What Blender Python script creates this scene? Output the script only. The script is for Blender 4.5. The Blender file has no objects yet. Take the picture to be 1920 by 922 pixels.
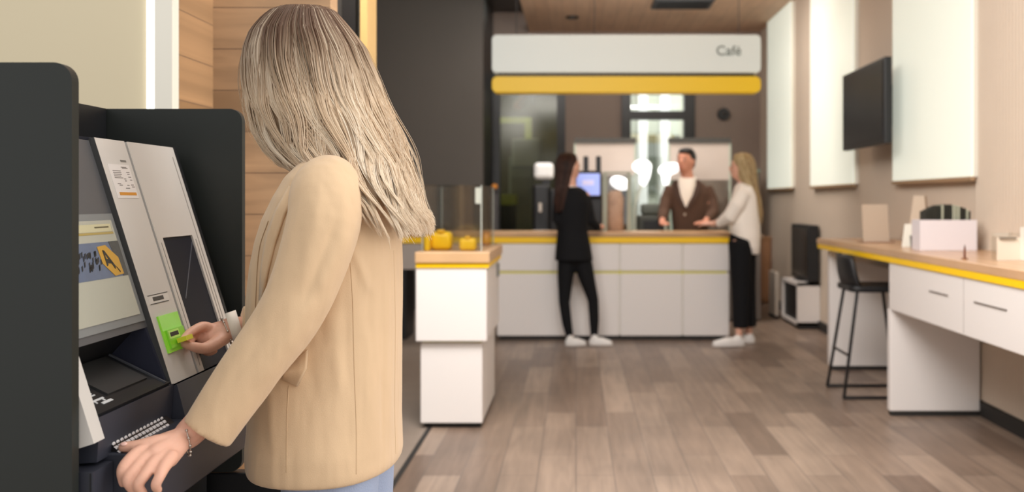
import bpy, bmesh, math, random
import numpy as np
from mathutils import Vector, Matrix
from mathutils.bvhtree import BVHTree

random.seed(7); np.random.seed(7)
sc = bpy.context.scene
C = sc.collection
# ------------------------------------------------------------------ camera
F = 1866.667            # focal length in pixels of the 1920 frame (35 mm lens)
H = 1.28                # camera height
VX, VY = 1080.0, 375.0  # where the vanishing point falls in the frame
cd = bpy.data.cameras.new('camera'); cam = bpy.data.objects.new('camera', cd); C.objects.link(cam)
cam.location = (0, 0, H); cam.rotation_euler = (math.pi/2, 0, 0)
cd.lens = 35; cd.sensor_width = 36
cd.shift_x = -(VX-960)/1920; cd.shift_y = -(461-VY)/1920
cd.clip_start = .05
cd.dof.use_dof = True; cd.dof.focus_distance = 2.0; cd.dof.aperture_fstop = 3.2
sc.camera = cam
# ------------------------------------------------------------------ world and light
sc.view_settings.view_transform = 'Standard'; sc.view_settings.look = 'None'
sc.view_settings.exposure = 0.0; sc.view_settings.gamma = 1; sc.view_settings.use_curve_mapping = False
w = bpy.data.worlds.new('world'); sc.world = w; w.use_nodes = True
w.node_tree.nodes['Background'].inputs[0].default_value = (1.0, .985, .96, 1)
w.node_tree.nodes['Background'].inputs[1].default_value = .95
sc.cycles.use_denoising = True
sc.cycles.max_bounces = 6; sc.cycles.diffuse_bounces = 4; sc.cycles.transparent_max_bounces = 16
def area(name, loc, rot, sx, sy, power, col=(1,1,1)):
    l = bpy.data.lights.new(name, 'AREA'); l.shape = 'RECTANGLE'; l.size = sx; l.size_y = sy; l.energy = power; l.color = col
    o = bpy.data.objects.new(name, l); C.objects.link(o); o.location = loc; o.rotation_euler = rot
    return o
area('ceiling_lamp_front', (0.6, 2.0, 3.4), (0,0,0), 2.4, 1.8, 22, (1,.96,.9))
area('fill_middle', (-.3, 3.6, 3.35), (math.radians(50),0,math.radians(-24)), 2.6, 1.6, 250, (1,.97,.94))  # unseen fill added to brighten upright faces and the right wall
area('fill_counter', (0.4, 9.9, 3.4), (math.radians(12),0,0), 2.6, 1.2, 75, (1,.96,.92))  # unseen fill added behind the sign for the people and back wall
area('fill_ceiling', (.46, 9.35, 2.86), (math.radians(160),0,0), 2.2, .15, 26, (1,.95,.9))  # added uplight without a real fitting, brightens the wooden ceiling
area('fill_right', (2.9, 1.2, 2.0), (0, math.radians(80), 0), 2.4, 2.6, 70, (1,.98,.95))  # unseen side fill added for the foreground, no window is built here
area('fill_side_room', (-.9, 14.8, 3.3), (0,0,0), 1.0, 1.0, 25, (1,.95,.8))  # added fill that lifts the dim side room
area('fill_outside', (1.8, 15.0, 5.5), (math.radians(30),0,0), 3.0, 2.0, 420, (1,1,1))  # added area light that brightens the facade beyond the door

# ------------------------------------------------------------------ helpers
def lin(c):
    c /= 255.0
    return c/12.92 if c <= .04045 else ((c+.055)/1.055)**2.4
def rgb(r, g, b): return (lin(r), lin(g), lin(b), 1)
MATS = {}
def mat(name, col, rough=.5, metal=0, emit=0, emitcol=None, spec=.5, alpha=1, trans=0, bump=0, bscale=40, coat=0, mottling=0, mscale=6, bstretch=(1,1,1)):
    if name in MATS: return MATS[name]
    m = bpy.data.materials.new(name); m.use_nodes = True; MATS[name] = m
    nt = m.node_tree; b = nt.nodes['Principled BSDF']
    b.inputs['Base Color'].default_value = col
    b.inputs['Roughness'].default_value = rough; b.inputs['Metallic'].default_value = metal
    b.inputs['Specular IOR Level'].default_value = spec
    b.inputs['Coat Weight'].default_value = coat
    if emit: b.inputs['Emission Color'].default_value = emitcol or col; b.inputs['Emission Strength'].default_value = emit
    b.inputs['Alpha'].default_value = alpha; b.inputs['Transmission Weight'].default_value = trans
    tc = nt.nodes.new('ShaderNodeNewGeometry'); mp = nt.nodes.new('ShaderNodeMapping')
    mp.inputs['Scale'].default_value = bstretch
    nt.links.new(tc.outputs['Position'], mp.inputs[0])
    if mottling:
        n = nt.nodes.new('ShaderNodeTexNoise'); n.inputs['Scale'].default_value = mscale; n.inputs['Detail'].default_value = 4
        nt.links.new(mp.outputs[0], n.inputs[0])
        mx = nt.nodes.new('ShaderNodeMix'); mx.data_type = 'RGBA'
        mx.inputs[6].default_value = tuple(c*(1-mottling) for c in col[:3])+(1,); mx.inputs[7].default_value = tuple(min(1,c*(1+mottling)) for c in col[:3])+(1,)
        nt.links.new(n.outputs[0], mx.inputs[0]); nt.links.new(mx.outputs[2], b.inputs['Base Color'])
    if bump:
        n = nt.nodes.new('ShaderNodeTexNoise'); n.inputs['Scale'].default_value = bscale; n.inputs['Detail'].default_value = 3
        nt.links.new(mp.outputs[0], n.inputs[0])
        bp = nt.nodes.new('ShaderNodeBump'); bp.inputs['Strength'].default_value = bump; bp.inputs['Distance'].default_value = .01
        nt.links.new(n.outputs[0], bp.inputs['Height']); nt.links.new(bp.outputs[0], b.inputs['Normal'])
    return m
def glass(name, tint=(1,1,1), alpha=.12, rough=.02):
    if name in MATS: return MATS[name]
    m = bpy.data.materials.new(name); m.use_nodes = True; MATS[name] = m
    nt = m.node_tree; nt.nodes.clear()
    o = nt.nodes.new('ShaderNodeOutputMaterial'); t = nt.nodes.new('ShaderNodeBsdfTransparent'); g = nt.nodes.new('ShaderNodeBsdfGlossy')
    mx = nt.nodes.new('ShaderNodeMixShader'); t.inputs[0].default_value = (*tint, 1); g.inputs['Roughness'].default_value = rough
    mx.inputs[0].default_value = alpha
    nt.links.new(t.outputs[0], mx.inputs[1]); nt.links.new(g.outputs[0], mx.inputs[2]); nt.links.new(mx.outputs[0], o.inputs[0])
    return m
def plank_mat(name, cols, bw, rh, along, mortar, rough=.45, grain=18, seam=(.25,.2,.17), offs=.37, contrast=.35, shift=(0,0)):
    """boards; along = axis of board length ('x','y'), rows run on the other axis (or z)"""
    m = bpy.data.materials.new(name); m.use_nodes = True; MATS[name] = m
    nt = m.node_tree; b = nt.nodes['Principled BSDF']; b.inputs['Roughness'].default_value = rough
    g = nt.nodes.new('ShaderNodeNewGeometry'); s = nt.nodes.new('ShaderNodeSeparateXYZ'); nt.links.new(g.outputs['Position'], s.inputs[0])
    c = nt.nodes.new('ShaderNodeCombineXYZ')
    A, B = {'yx':(1,0), 'xz':(0,2), 'xy':(0,1), 'yz':(1,2)}[along]
    ax = nt.nodes.new('ShaderNodeMath'); ax.inputs[1].default_value = 50+shift[0]; nt.links.new(s.outputs[A], ax.inputs[0]); nt.links.new(ax.outputs[0], c.inputs[0])
    ay = nt.nodes.new('ShaderNodeMath'); ay.inputs[1].default_value = 50*rh*4+shift[1]; nt.links.new(s.outputs[B], ay.inputs[0]); nt.links.new(ay.outputs[0], c.inputs[1])
    br = nt.nodes.new('ShaderNodeTexBrick'); br.offset = offs; br.inputs['Scale'].default_value = 1
    br.inputs['Brick Width'].default_value = bw; br.inputs['Row Height'].default_value = rh; br.inputs['Mortar Size'].default_value = mortar
    br.inputs['Color1'].default_value = cols[0]; br.inputs['Color2'].default_value = cols[1]; br.inputs['Mortar'].default_value = (*seam, 1)
    br.inputs['Bias'].default_value = 0
    nt.links.new(c.outputs[0], br.inputs[0])
    mp = nt.nodes.new('ShaderNodeMapping'); mp.inputs['Scale'].default_value = (1.2, grain, 1); nt.links.new(c.outputs[0], mp.inputs[0])
    n = nt.nodes.new('ShaderNodeTexNoise'); n.inputs['Scale'].default_value = 1.6; n.inputs['Detail'].default_value = 6; n.inputs['Distortion'].default_value = .6
    nt.links.new(mp.outputs[0], n.inputs[0])
    n2 = nt.nodes.new('ShaderNodeTexNoise'); n2.inputs['Scale'].default_value = 1.3; n2.inputs['Detail'].default_value = 3; nt.links.new(c.outputs[0], n2.inputs[0])
    add = nt.nodes.new('ShaderNodeMath'); nt.links.new(n.outputs[0], add.inputs[0]); nt.links.new(n2.outputs[0], add.inputs[1])
    mr = nt.nodes.new('ShaderNodeMapRange'); mr.inputs[1].default_value = .75; mr.inputs[2].default_value = 1.25
    mr.inputs[3].default_value = 1-contrast; mr.inputs[4].default_value = 1+contrast; nt.links.new(add.outputs[0], mr.inputs[0])
    mx = nt.nodes.new('ShaderNodeVectorMath'); mx.operation = 'SCALE'; nt.links.new(br.outputs[0], mx.inputs[0]); nt.links.new(mr.outputs[0], mx.inputs[3])
    nt.links.new(mx.outputs[0], b.inputs['Base Color'])
    bp = nt.nodes.new('ShaderNodeBump'); bp.inputs['Strength'].default_value = .15; bp.inputs['Distance'].default_value = .01
    nt.links.new(n.outputs[0], bp.inputs['Height']); nt.links.new(bp.outputs[0], b.inputs['Normal'])
    return m

ORG = {}
def empty(name, loc, label=None, cat=None, group=None):
    o = bpy.data.objects.new(name, None); C.objects.link(o); o.location = loc; o.empty_display_size = .1
    ORG[o.name] = Vector(loc); tag(o, label, cat, group); return o
def tag(o, label=None, cat=None, group=None, kind=None):
    if label: o['label'] = label
    if cat: o['category'] = cat
    if group: o['group'] = group
    if kind: o['kind'] = kind
    return o
def finish(name, me, m, parent=None, smooth=False, label=None, cat=None, group=None, kind=None, loc=None):
    me.name = name
    org = Vector((0,0,0))
    if parent is not None: org = ORG[parent.name]
    elif loc is not None: org = Vector(loc)
    if org.length: me.transform(Matrix.Translation(-org))
    if m is not None and not me.materials: me.materials.append(m)
    if smooth:
        me.polygons.foreach_set('use_smooth', [True]*len(me.polygons))
    o = bpy.data.objects.new(name, me); C.objects.link(o)
    if parent is not None: o.parent = parent
    elif org.length: o.location = org
    ORG[o.name] = org
    return tag(o, label, cat, group, kind)
def obj(name, bm, m, parent=None, **k):
    bmesh.ops.recalc_face_normals(bm, faces=bm.faces)
    me = bpy.data.meshes.new(name); bm.to_mesh(me); bm.free()
    return finish(name, me, m, parent, **k)
def B(): return bmesh.new()
def box(bm, x0, x1, y0, y1, z0, z1, bev=0, seg=2):
    t = bmesh.new()
    vs = [t.verts.new(p) for p in [(x0,y0,z0),(x1,y0,z0),(x1,y1,z0),(x0,y1,z0),(x0,y0,z1),(x1,y0,z1),(x1,y1,z1),(x0,y1,z1)]]
    for f in [(0,3,2,1),(4,5,6,7),(0,1,5,4),(1,2,6,5),(2,3,7,6),(3,0,4,7)]: t.faces.new([vs[i] for i in f])
    if bev: bmesh.ops.bevel(t, geom=t.edges[:], offset=bev, segments=seg, affect='EDGES', profile=.5)
    merge(bm, t); return bm
def merge(bm, t):
    me = bpy.data.meshes.new('t'); t.to_mesh(me); t.free(); bm.from_mesh(me); bpy.data.meshes.remove(me)
def bx(*a, **k): return box(B(), *a, **k)
def hexa(bm, pts):
    """8 corner points, bottom four then top four"""
    vs = [bm.verts.new(p) for p in pts]
    for f in [(0,3,2,1),(4,5,6,7),(0,1,5,4),(1,2,6,5),(2,3,7,6),(3,0,4,7)]: bm.faces.new([vs[i] for i in f])
    return bm
def prism(bm, poly, axis, a, b, bev=0):
    """poly of 2-D points, extruded on axis from a to b"""
    t = bmesh.new()
    def P(u, v, q): return {'x':(q,u,v), 'y':(u,q,v), 'z':(u,v,q)}[axis]
    v0 = [t.verts.new(P(u,v,a)) for u,v in poly]; v1 = [t.verts.new(P(u,v,b)) for u,v in poly]
    n = len(poly); t.faces.new(v0); t.faces.new(v1[::-1])
    for i in range(n): t.faces.new([v0[i], v0[(i+1)%n], v1[(i+1)%n], v1[i]])
    bmesh.ops.recalc_face_normals(t, faces=t.faces)
    if bev: bmesh.ops.bevel(t, geom=t.edges[:], offset=bev, segments=2, affect='EDGES', profile=.5)
    merge(bm, t); return bm
def rrect(x0, x1, y0, y1, r, n=6, corners=(1,1,1,1)):
    pts = []
    for k, (cx, cy, a) in enumerate([(x1-r,y1-r,0),(x0+r,y1-r,90),(x0+r,y0+r,180),(x1-r,y0+r,270)]):
        if not corners[k]:
            pts.append([(x1,y1),(x0,y1),(x0,y0),(x1,y0)][k]); continue
        for i in range(n+1):
            t = math.radians(a+90*i/n); pts.append((cx+r*math.cos(t), cy+r*math.sin(t)))
    return pts
def ring_loft(bm, rings, cap=True):
    vr = [[bm.verts.new(p) for p in r] for r in rings]
    n = len(rings[0])
    for a, b in zip(vr, vr[1:]):
        for i in range(n): bm.faces.new([a[i], a[(i+1)%n], b[(i+1)%n], b[i]])
    if cap: bm.faces.new(vr[0][::-1]); bm.faces.new(vr[-1])
    return bm
def tube(bm, pts, radii, seg=10, round_ends=True, flat=None):
    """tapered tube; flat = (direction, factor) squashes the section along a direction"""
    pts = [Vector(p) for p in pts]
    if not hasattr(radii, '__len__'): radii = [radii]*len(pts)
    radii = list(radii)
    P, R, T = [], [], []
    n = len(pts)
    tans = []
    for i in range(n):
        a = pts[max(0,i-1)]; b = pts[min(n-1,i+1)]; d = (b-a); tans.append(d.normalized() if d.length > 1e-9 else Vector((0,0,1)))
    if round_ends:
        for th in (80, 55, 28):
            t = math.radians(th); P.append(pts[0]-tans[0]*radii[0]*math.sin(t)); R.append(radii[0]*math.cos(t)); T.append(tans[0])
    for p, r, t in zip(pts, radii, tans): P.append(p); R.append(r); T.append(t)
    if round_ends:
        for th in (28, 55, 80):
            t = math.radians(th); P.append(pts[-1]+tans[-1]*radii[-1]*math.sin(t)); R.append(radii[-1]*math.cos(t)); T.append(tans[-1])
    t0 = T[0]; u = t0.orthogonal().normalized(); rings = []
    for p, r, t in zip(P, R, T):
        u = (u - t*u.dot(t)); u = u.normalized() if u.length > 1e-6 else t.orthogonal().normalized()
        v = t.cross(u); ring = []
        for k in range(seg):
            a = 2*math.pi*k/seg; off = u*math.cos(a)*r + v*math.sin(a)*r
            if flat: fd, ff = flat; off -= fd*off.dot(fd)*(1-ff)
            ring.append(p+off)
        rings.append(ring)
    return ring_loft(bm, rings)
def ell(bm, c, r, rot=None, seg=20):
    M = Matrix.Translation(Vector(c)) @ (rot.to_4x4() if rot else Matrix.Identity(4)) @ Matrix.Diagonal((r[0], r[1], r[2], 1))
    bmesh.ops.create_uvsphere(bm, u_segments=seg, v_segments=seg//2, radius=1, matrix=M); return bm
def smooth_path(pts, n=8):
    """Catmull-Rom through points of any dimension"""
    pts = [np.array(p, float) for p in pts]; out = []
    Q = [2*pts[0]-pts[1]]+pts+[2*pts[-1]-pts[-2]]
    for i in range(1, len(Q)-2):
        for k in range(n):
            t = k/n; a, b, c, d = Q[i-1], Q[i], Q[i+1], Q[i+2]
            out.append(.5*((2*b)+(-a+c)*t+(2*a-5*b+4*c-d)*t*t+(-a+3*b-3*c+d)*t**3))
    out.append(pts[-1]); return out
def blob_mesh(bm, voxel, smooth=4, factor=.5):
    """merge overlapping closed shapes into one continuous skin"""
    bmesh.ops.recalc_face_normals(bm, faces=bm.faces)
    me = bpy.data.meshes.new('tmp'); bm.to_mesh(me); bm.free()
    o = bpy.data.objects.new('tmp', me); C.objects.link(o)
    r = o.modifiers.new('r', 'REMESH'); r.mode = 'VOXEL'; r.voxel_size = voxel; r.use_smooth_shade = True
    if smooth: s = o.modifiers.new('s', 'SMOOTH'); s.iterations = smooth; s.factor = factor
    dg = bpy.context.evaluated_depsgraph_get(); dg.update()
    res = bpy.data.meshes.new_from_object(o.evaluated_get(dg), depsgraph=dg)
    bpy.data.objects.remove(o); bpy.data.meshes.remove(me)
    return res
def blob(name, bm, voxel, m, parent, smooth=4, deform=None, **k):
    me = blob_mesh(bm, voxel, smooth)
    if deform: deform(me)
    return finish(name, me, m, parent, smooth=True, **k)
def PX(px, py, Y):      # a point seen in the photograph at depth Y
    s = F/Y; return Vector(((px-VX)/s, Y, H-(py-VY)/s))
def text_mesh(body, size, extr=.002):
    cu = bpy.data.curves.new('t', 'FONT'); cu.body = body; cu.size = size; cu.extrude = extr; cu.align_x = 'CENTER'; cu.align_y = 'CENTER'
    o = bpy.data.objects.new('t', cu); C.objects.link(o)
    dg = bpy.context.evaluated_depsgraph_get(); dg.update()
    me = bpy.data.meshes.new_from_object(o.evaluated_get(dg), depsgraph=dg)
    bpy.data.objects.remove(o); return me

# ------------------------------------------------------------------ materials
m_floor = plank_mat('oak_floor', (rgb(156,136,120), rgb(116,97,84)), 1.0, .178, 'yx', .0025, rough=.40, grain=14, seam=(.15,.115,.095), contrast=.22)
m_floor2 = mat('stone_floor', rgb(150,136,124), .5, mottling=.12, mscale=5)
m_woodwall = plank_mat('wood_wall', (rgb(186,150,114), rgb(162,128,94)), 4, .137, 'xz', .0018, rough=.5, grain=9, seam=(.2,.12,.07), contrast=.28)
m_ceilwood = plank_mat('ceiling_wood', (rgb(214,180,152), rgb(206,170,142)), 3, .16, 'yx', .002, rough=.6, grain=10, seam=(.3,.2,.15), contrast=.1)
m_wallR = mat('beige_wall', rgb(212,196,178), .8, mottling=.03)
m_wallB = mat('taupe_wall', rgb(140,124,114), .8, mottling=.05, mscale=2)
m_dark = mat('dark_grey_wall', rgb(84,78,72), .7, mottling=.1, mscale=1.2)
m_black = mat('black_frame', rgb(18,18,18), .4)
m_cream = mat('cream_wall', rgb(212,199,170), .7)
m_white = mat('white_lacquer', rgb(236,230,226), .35)
m_whitew = mat('white_paint', rgb(232,228,216), .5)
m_yellow = mat('yellow_lacquer', rgb(255,206,0), .4)
m_oak = plank_mat('oak_top', (rgb(204,166,124), rgb(198,158,116)), 4, .3, 'xy', .0, rough=.35, grain=16, contrast=.14)
m_oaky = plank_mat('oak_top_long', (rgb(204,166,128), rgb(196,156,118)), 6, .9, 'yx', .0, rough=.25, grain=10, contrast=.12)
m_blind = mat('blind_fabric', rgb(236,240,228), .8, emit=.40, emitcol=rgb(240,246,230))  # emission stands in for daylight coming through the fabric
m_light = mat('light_strip', rgb(255,255,250), .5, emit=2.2)
m_signw = mat('sign_white', rgb(226,232,226), .45, emit=.10)
m_signy = mat('sign_yellow', rgb(240,196,0), .45, emit=.10)
m_gold = mat('brass_trim', rgb(186,152,96), .4, mottling=.1)
m_anth = mat('anthracite', rgb(29,33,30), .5)
m_anthb = mat('anthracite_blue', rgb(52,54,64), .4)
m_nearblk = mat('matt_black', rgb(20,21,24), .45)
m_atmw = mat('atm_light_grey', rgb(205,200,194), .38)
m_rubber = mat('toe_kick', rgb(40,38,36), .7)
m_glass = glass('clear_glass', (.93,.95,.94), .10)
m_glassd = glass('dark_glass', (.62,.62,.52), .03, .15)
m_acr = glass('acrylic', (.96,.97,.96), .16, .08)
m_skin = mat('skin', rgb(224,172,148), .5, bump=.06, bscale=120, mottling=.07, mscale=30)
m_skin.node_tree.nodes['Principled BSDF'].inputs['Subsurface Weight'].default_value = .12
m_skin.node_tree.nodes['Principled BSDF'].inputs['Subsurface Radius'].default_value = (.01,.004,.002)
m_blaz = mat('beige_wool', rgb(216,185,149), .85, bump=.12, bscale=600, spec=.2, mottling=.03, mscale=12)
_nt = m_blaz.node_tree; _b = _nt.nodes['Principled BSDF']
_g = _nt.nodes.new('ShaderNodeNewGeometry'); _mp = _nt.nodes.new('ShaderNodeMapping'); _mp.inputs['Scale'].default_value = (1,1,.3); _nt.links.new(_g.outputs['Position'], _mp.inputs[0])
_n = _nt.nodes.new('ShaderNodeTexNoise'); _n.inputs['Scale'].default_value = 17; _n.inputs['Detail'].default_value = 2; _nt.links.new(_mp.outputs[0], _n.inputs[0])
_bp = _nt.nodes.new('ShaderNodeBump'); _bp.inputs['Strength'].default_value = .45; _bp.inputs['Distance'].default_value = .02; _nt.links.new(_n.outputs[0], _bp.inputs['Height'])
_nt.links.new([l.from_socket for l in _b.inputs['Normal'].links][0], _nt.nodes.new('NodeReroute').inputs[0]); _prev = [l.from_node for l in _b.inputs['Normal'].links][0]
_nt.links.new(_bp.outputs[0], _prev.inputs['Normal'])
_b.inputs['Sheen Weight'].default_value = .25; _b.inputs['Sheen Roughness'].default_value = .5
m_jeans = mat('pale_denim', rgb(158,170,196), .85, bump=.2, bscale=300)
m_blackcl = mat('black_cloth', rgb(22,22,24), .85, spec=.2)
m_brown = mat('brown_suit', rgb(88,66,54), .85, spec=.2)
m_whitecl = mat('white_cloth', rgb(250,240,228), .8)
m_shoe = mat('white_leather', rgb(236,232,228), .5)
m_silver = mat('silver', rgb(200,190,180), .25, metal=.9)

# ------------------------------------------------------------------ the room
obj('floor', bx(-.82, 2.5, -1.5, 13.3, -.1, 0), m_floor, kind='structure')
o = obj('floor_stone', bx(-3.0, -.82, -1.5, 13.3, -.1, 0), m_floor2, kind='structure')
obj('trim_1', bx(-.835, -.81, -1.5, 11.6, 0, .003), m_rubber, kind='structure')
obj('ceiling', bx(-.62, 2.5, 3.6, 13.3, 3.49, 3.6), m_ceilwood, kind='structure')
obj('ceiling_side', bx(-3.0, -.62, 3.0, 13.3, 3.75, 3.9), m_black, kind='structure')
# right wall, with grooves along its near part
bm = B(); box(bm, 2.42, 2.56, 2.6, 13.3, 0, 3.49)
y = 2.62
while y < 6.0:
    box(bm, 2.408, 2.424, y, y+.028, .09, 3.48, .004, 1); y += .042
obj('wall_right', bm, m_wallR, kind='structure')
obj('baseboard_right', bx(2.395, 2.42, 2.6, 13.1, 0, .085), m_rubber, kind='structure')
# back wall with the door and the dark window
bm = B(); Yb = 13.1
box(bm, -.14, .60, Yb, Yb+.2, 0, 3.49); box(bm, 1.56, 2.42, Yb, Yb+.2, 0, 3.49); box(bm, .60, 1.56, Yb, Yb+.2, 2.78, 3.49)
box(bm, -1.25, -.14, Yb, Yb+.2, 2.95, 3.75); box(bm, -1.25, -.14, Yb, Yb+.2, 0, .35)
obj('wall_back', bm, m_wallB, kind='structure')
obj('wall_dark', bx(-3.0, -1.087, 11.6, 11.75, 0, 3.75), m_dark, kind='structure')
obj('wall_side', bx(-1.2, -1.09, 11.75, 13.1, 0, 3.75), m_black, kind='structure')
obj('wall_left', bx(-3.1, -2.9, 3.0, 11.75, 0, 3.75), m_dark, kind='structure')
obj('wall_cream', bx(-3.0, -1.285, 3.0, 3.1, 0, 3.4), m_cream, kind='structure')
obj('trim_2', bx(-1.258, -1.205, 2.97, 3.1, 0, 3.4), m_whitew, kind='structure')
o = obj('light_strip', bx(-1.285, -1.258, 2.98, 3.0, .1, 3.4), m_light, loc=(-1.27,2.99,.1)); tag(o, 'glowing vertical light strip at the edge of the cream wall', 'light strip')
bm = B(); box(bm, -1.3, -.815, 3.3, 3.4, 0, 3.4)
obj('wall_wood', bm, m_woodwall, kind='structure')
m_ww2 = plank_mat('wood_return', (rgb(180,142,104), rgb(154,120,84)), 4, .137, 'xz', .0018, rough=.5, grain=9, seam=(.2,.12,.07), contrast=.28, shift=(.3,.06))
obj('wall_wood_return', bx(-1.203, -1.22+.0, 3.02, 3.3, 0, 3.4), m_ww2, kind='structure')
obj('trim_3', bx(-1.33, -1.228, 3.285, 3.3, 0, 3.4), m_ww2, kind='structure')
# black portal frame with brass edge beside the wood wall
bm = B(); box(bm, -.99, -.975, 3.95, 4.1, 0, 3.4); box(bm, -.925, -.87, 3.93, 4.1, 0, 3.4)
obj('door_1', bm, m_black, kind='structure')
obj('door_1_panel', bx(-.975, -.925, 4.0, 4.08, 0, 3.4), mat('portal_grey', rgb(92,90,86), .5), kind='structure')
obj('door_1_edge', bx(-.85, -.822, 3.92, 4.1, 0, 3.4), m_gold, kind='structure')
obj('door_1_reveal', bx(-.87, -.85, 3.98, 4.1, 0, 3.4), mat('reveal_grey', rgb(120,118,108), .5), kind='structure')
# window 1: black framed dark glazing to a side room
bm = B()
for x0, x1 in ((-1.10,-1.0), (-.25,-.14)): box(bm, x0, x1, Yb-.05, Yb+.1, 0, 2.95)
box(bm, -1.0, -.25, Yb-.04, Yb+.1, 2.75, 2.95); box(bm, -1.0, -.25, Yb-.04, Yb+.1, .3, .4)
fr = obj('window_1', bm, m_black, kind='structure')
obj('pane', bx(-1.0, -.25, Yb+.02, Yb+.03, .4, 2.75), m_glassd, fr)
# door 2 black framed glass door with transom
bm = B()
for x0, x1 in ((.60,.72), (1.42,1.56)): box(bm, x0, x1, Yb-.05, Yb+.15, 0, 2.78)
box(bm, .72, 1.42, Yb-.05, Yb+.15, 2.34, 2.45); box(bm, .72, 1.42, Yb-.05, Yb+.15, 2.68, 2.78); box(bm, .72, 1.42, Yb-.05, Yb+.1, 0, .12)
fr = obj('door_2', bm, m_black, kind='structure')
obj('pane', bx(.72, 1.42, Yb+.03, Yb+.04, .12, 2.34), m_glass, fr); obj('pane', bx(.72, 1.42, Yb+.03, Yb+.04, 2.45, 2.68), m_glass, fr)
# beyond the back windows
obj('floor_outside', bx(-2.5, 4, 13.3, 20, -.12, -.02), mat('paving', rgb(150,150,144), .8), kind='structure')
obj('wall_side_room', bx(-2.6, .4, 16.0, 16.1, 0, 3.5), mat('olive_room', rgb(84,80,58), .8, mottling=.3, mscale=1.5), kind='structure')
obj('ceiling_side_room', bx(-2.6, .4, 13.3, 16.1, 3.4, 3.5), m_black, kind='structure')
obj('wall_side_room_right', bx(.3, .4, 13.3, 16.1, 0, 3.5), m_dark, kind='structure')

# ------------------------------------------------------------------ the cash machine niche
def shield(name, Y, x0, label):
    bm = prism(B(), rrect(x0, -.805, .625, 1.50, .03, 8, (1,0,0,1)), 'y', Y, Y+.022)
    o = obj(name, bm, m_anth, loc=(x0, Y, .6)); tag(o, label, 'privacy screen'); return o
shield('privacy_screen', 1.59, -1.4, 'dark grey rounded privacy screen nearest the camera at the left edge')
shield('privacy_screen', 2.40, -1.14, 'dark grey rounded privacy screen behind the cash machine by the wood wall')
LEAN = .3147
def Xf(z): return -.945+LEAN*(1.403-z)
NV = Vector((1,0,LEAN)).normalized()
def AP(Y, z, off=0): return Vector((Xf(z), Y, z)) + NV*off
def slab(bm, Y0, Y1, z0, z1, o0, o1):
    a = [AP(Y0,z0,o0), AP(Y0,z0,o1), AP(Y1,z0,o1), AP(Y1,z0,o0), AP(Y0,z1,o0), AP(Y0,z1,o1), AP(Y1,z1,o1), AP(Y1,z1,o0)]
    return hexa(bm, a)
def poly_on(bm, pts, off, th):
    """flat polygon of (Y,z) points on the leaning face"""
    a = [bm.verts.new(AP(y,z,off)) for y,z in pts]; b = [bm.verts.new(AP(y,z,off+th)) for y,z in pts]
    bm.faces.new(a); bm.faces.new(b)
    for i in range(len(a)): j=(i+1)%len(a); bm.faces.new([a[i],a[j],b[j],b[i]])
    return bm
atm = empty('cash_machine', (-.95, 2.0, 0), 'grey and black cash machine with leaning front, screen and keypad', 'cash machine')
BASE=1
# body shell (profile in X,z)
bm = prism(B(), [(-1.13,.70),(-.92,.70),(-.85,.85),(-.84,.90),(-.855,.93),(-.915,.98),(-.89,1.05),(-.985,1.385),(-1.13,1.385)], 'y', 1.615, 2.345)
obj('body', bm, m_anth, atm)
obj('back_panel', bx(-1.15, -1.13, 1.615, 2.395, .62, 1.50), m_nearblk, atm)
bm = hexa(B(), [(-1.13,1.615,1.385),(-.965,1.615,1.385),(-.965,2.345,1.385),(-1.13,2.345,1.385),(-1.13,1.615,1.403),(-.952,1.615,1.403),(-.952,2.345,1.403),(-1.13,2.345,1.403)])
obj('top_cover', bm, m_anthb, atm)
# near edge trim, screen surround
obj('side_trim', slab(B(), 1.615, 1.652, .885, 1.403, -.03, 0), m_atmw, atm)
obj('screen_surround', slab(B(), 1.652, 1.949, 1.035, 1.40, -.05, -.010), mat('surround_grey', rgb(84,84,86), .45), atm)
bez = obj('screen_bezel', slab(B(), 1.655, 1.942, 1.048, 1.256, -.010, -.007), mat('bezel_grey', rgb(122,124,124), .4), atm)
m_scr = mat('screen_glow', rgb(160,158,144), .25, emit=.10)
scr = obj('screen', slab(B(), 1.66, 1.925, 1.062, 1.243, -0.0070, -0.0050), m_scr, atm)
obj('screen_header', slab(B(), 1.66, 1.915, 1.222, 1.236, -0.0050, -0.0045), mat('screen_cream', rgb(186,178,142), .3, emit=.08), scr)
obj('screen_stripe', slab(B(), 1.66, 1.918, 1.217, 1.221, -0.0050, -0.0044), mat('screen_gold', rgb(160,138,70), .3, emit=.05), scr)
obj('picture', slab(B(), 1.66, 1.925, 1.137, 1.203, -0.0050, -0.0045), mat('screen_blue', rgb(84,96,120), .3, emit=.08, mottling=.25, mscale=40), scr)
obj('picture_dark_end', poly_on(B(), [(1.885,1.203),(1.925,1.203),(1.925,1.137),(1.905,1.137)], -0.0045, .0004), mat('screen_dark', rgb(52,54,58), .3, mottling=.6, mscale=120), scr)
bm = B(); random.seed(3)
for i in range(44):
    y0 = 1.70+random.random()*.135; z0 = 1.15+random.random()*.028
    poly_on(bm, [(y0,z0),(y0+.005,z0+.002),(y0+.009,z0+.011),(y0+.003,z0+.009)], -0.0043, .0004)
obj('picture_marks', bm, mat('screen_ink', rgb(26,28,34), .4), scr)
hexp = [(1.835,1.195),(1.868,1.197),(1.905,1.172),(1.908,1.141),(1.872,1.139),(1.838,1.164)]
em = obj('emblem', poly_on(B(), hexp, -0.0042, .0005), mat('emblem_yellow', rgb(186,140,40), .35, emit=.08), scr)
bm = B(); poly_on(bm, [(1.850,1.188),(1.857,1.187),(1.884,1.156),(1.879,1.151)], -0.0036, .0004); poly_on(bm, [(1.850,1.188),(1.855,1.186),(1.857,1.160),(1.851,1.158)], -0.0036, .0004)
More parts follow.
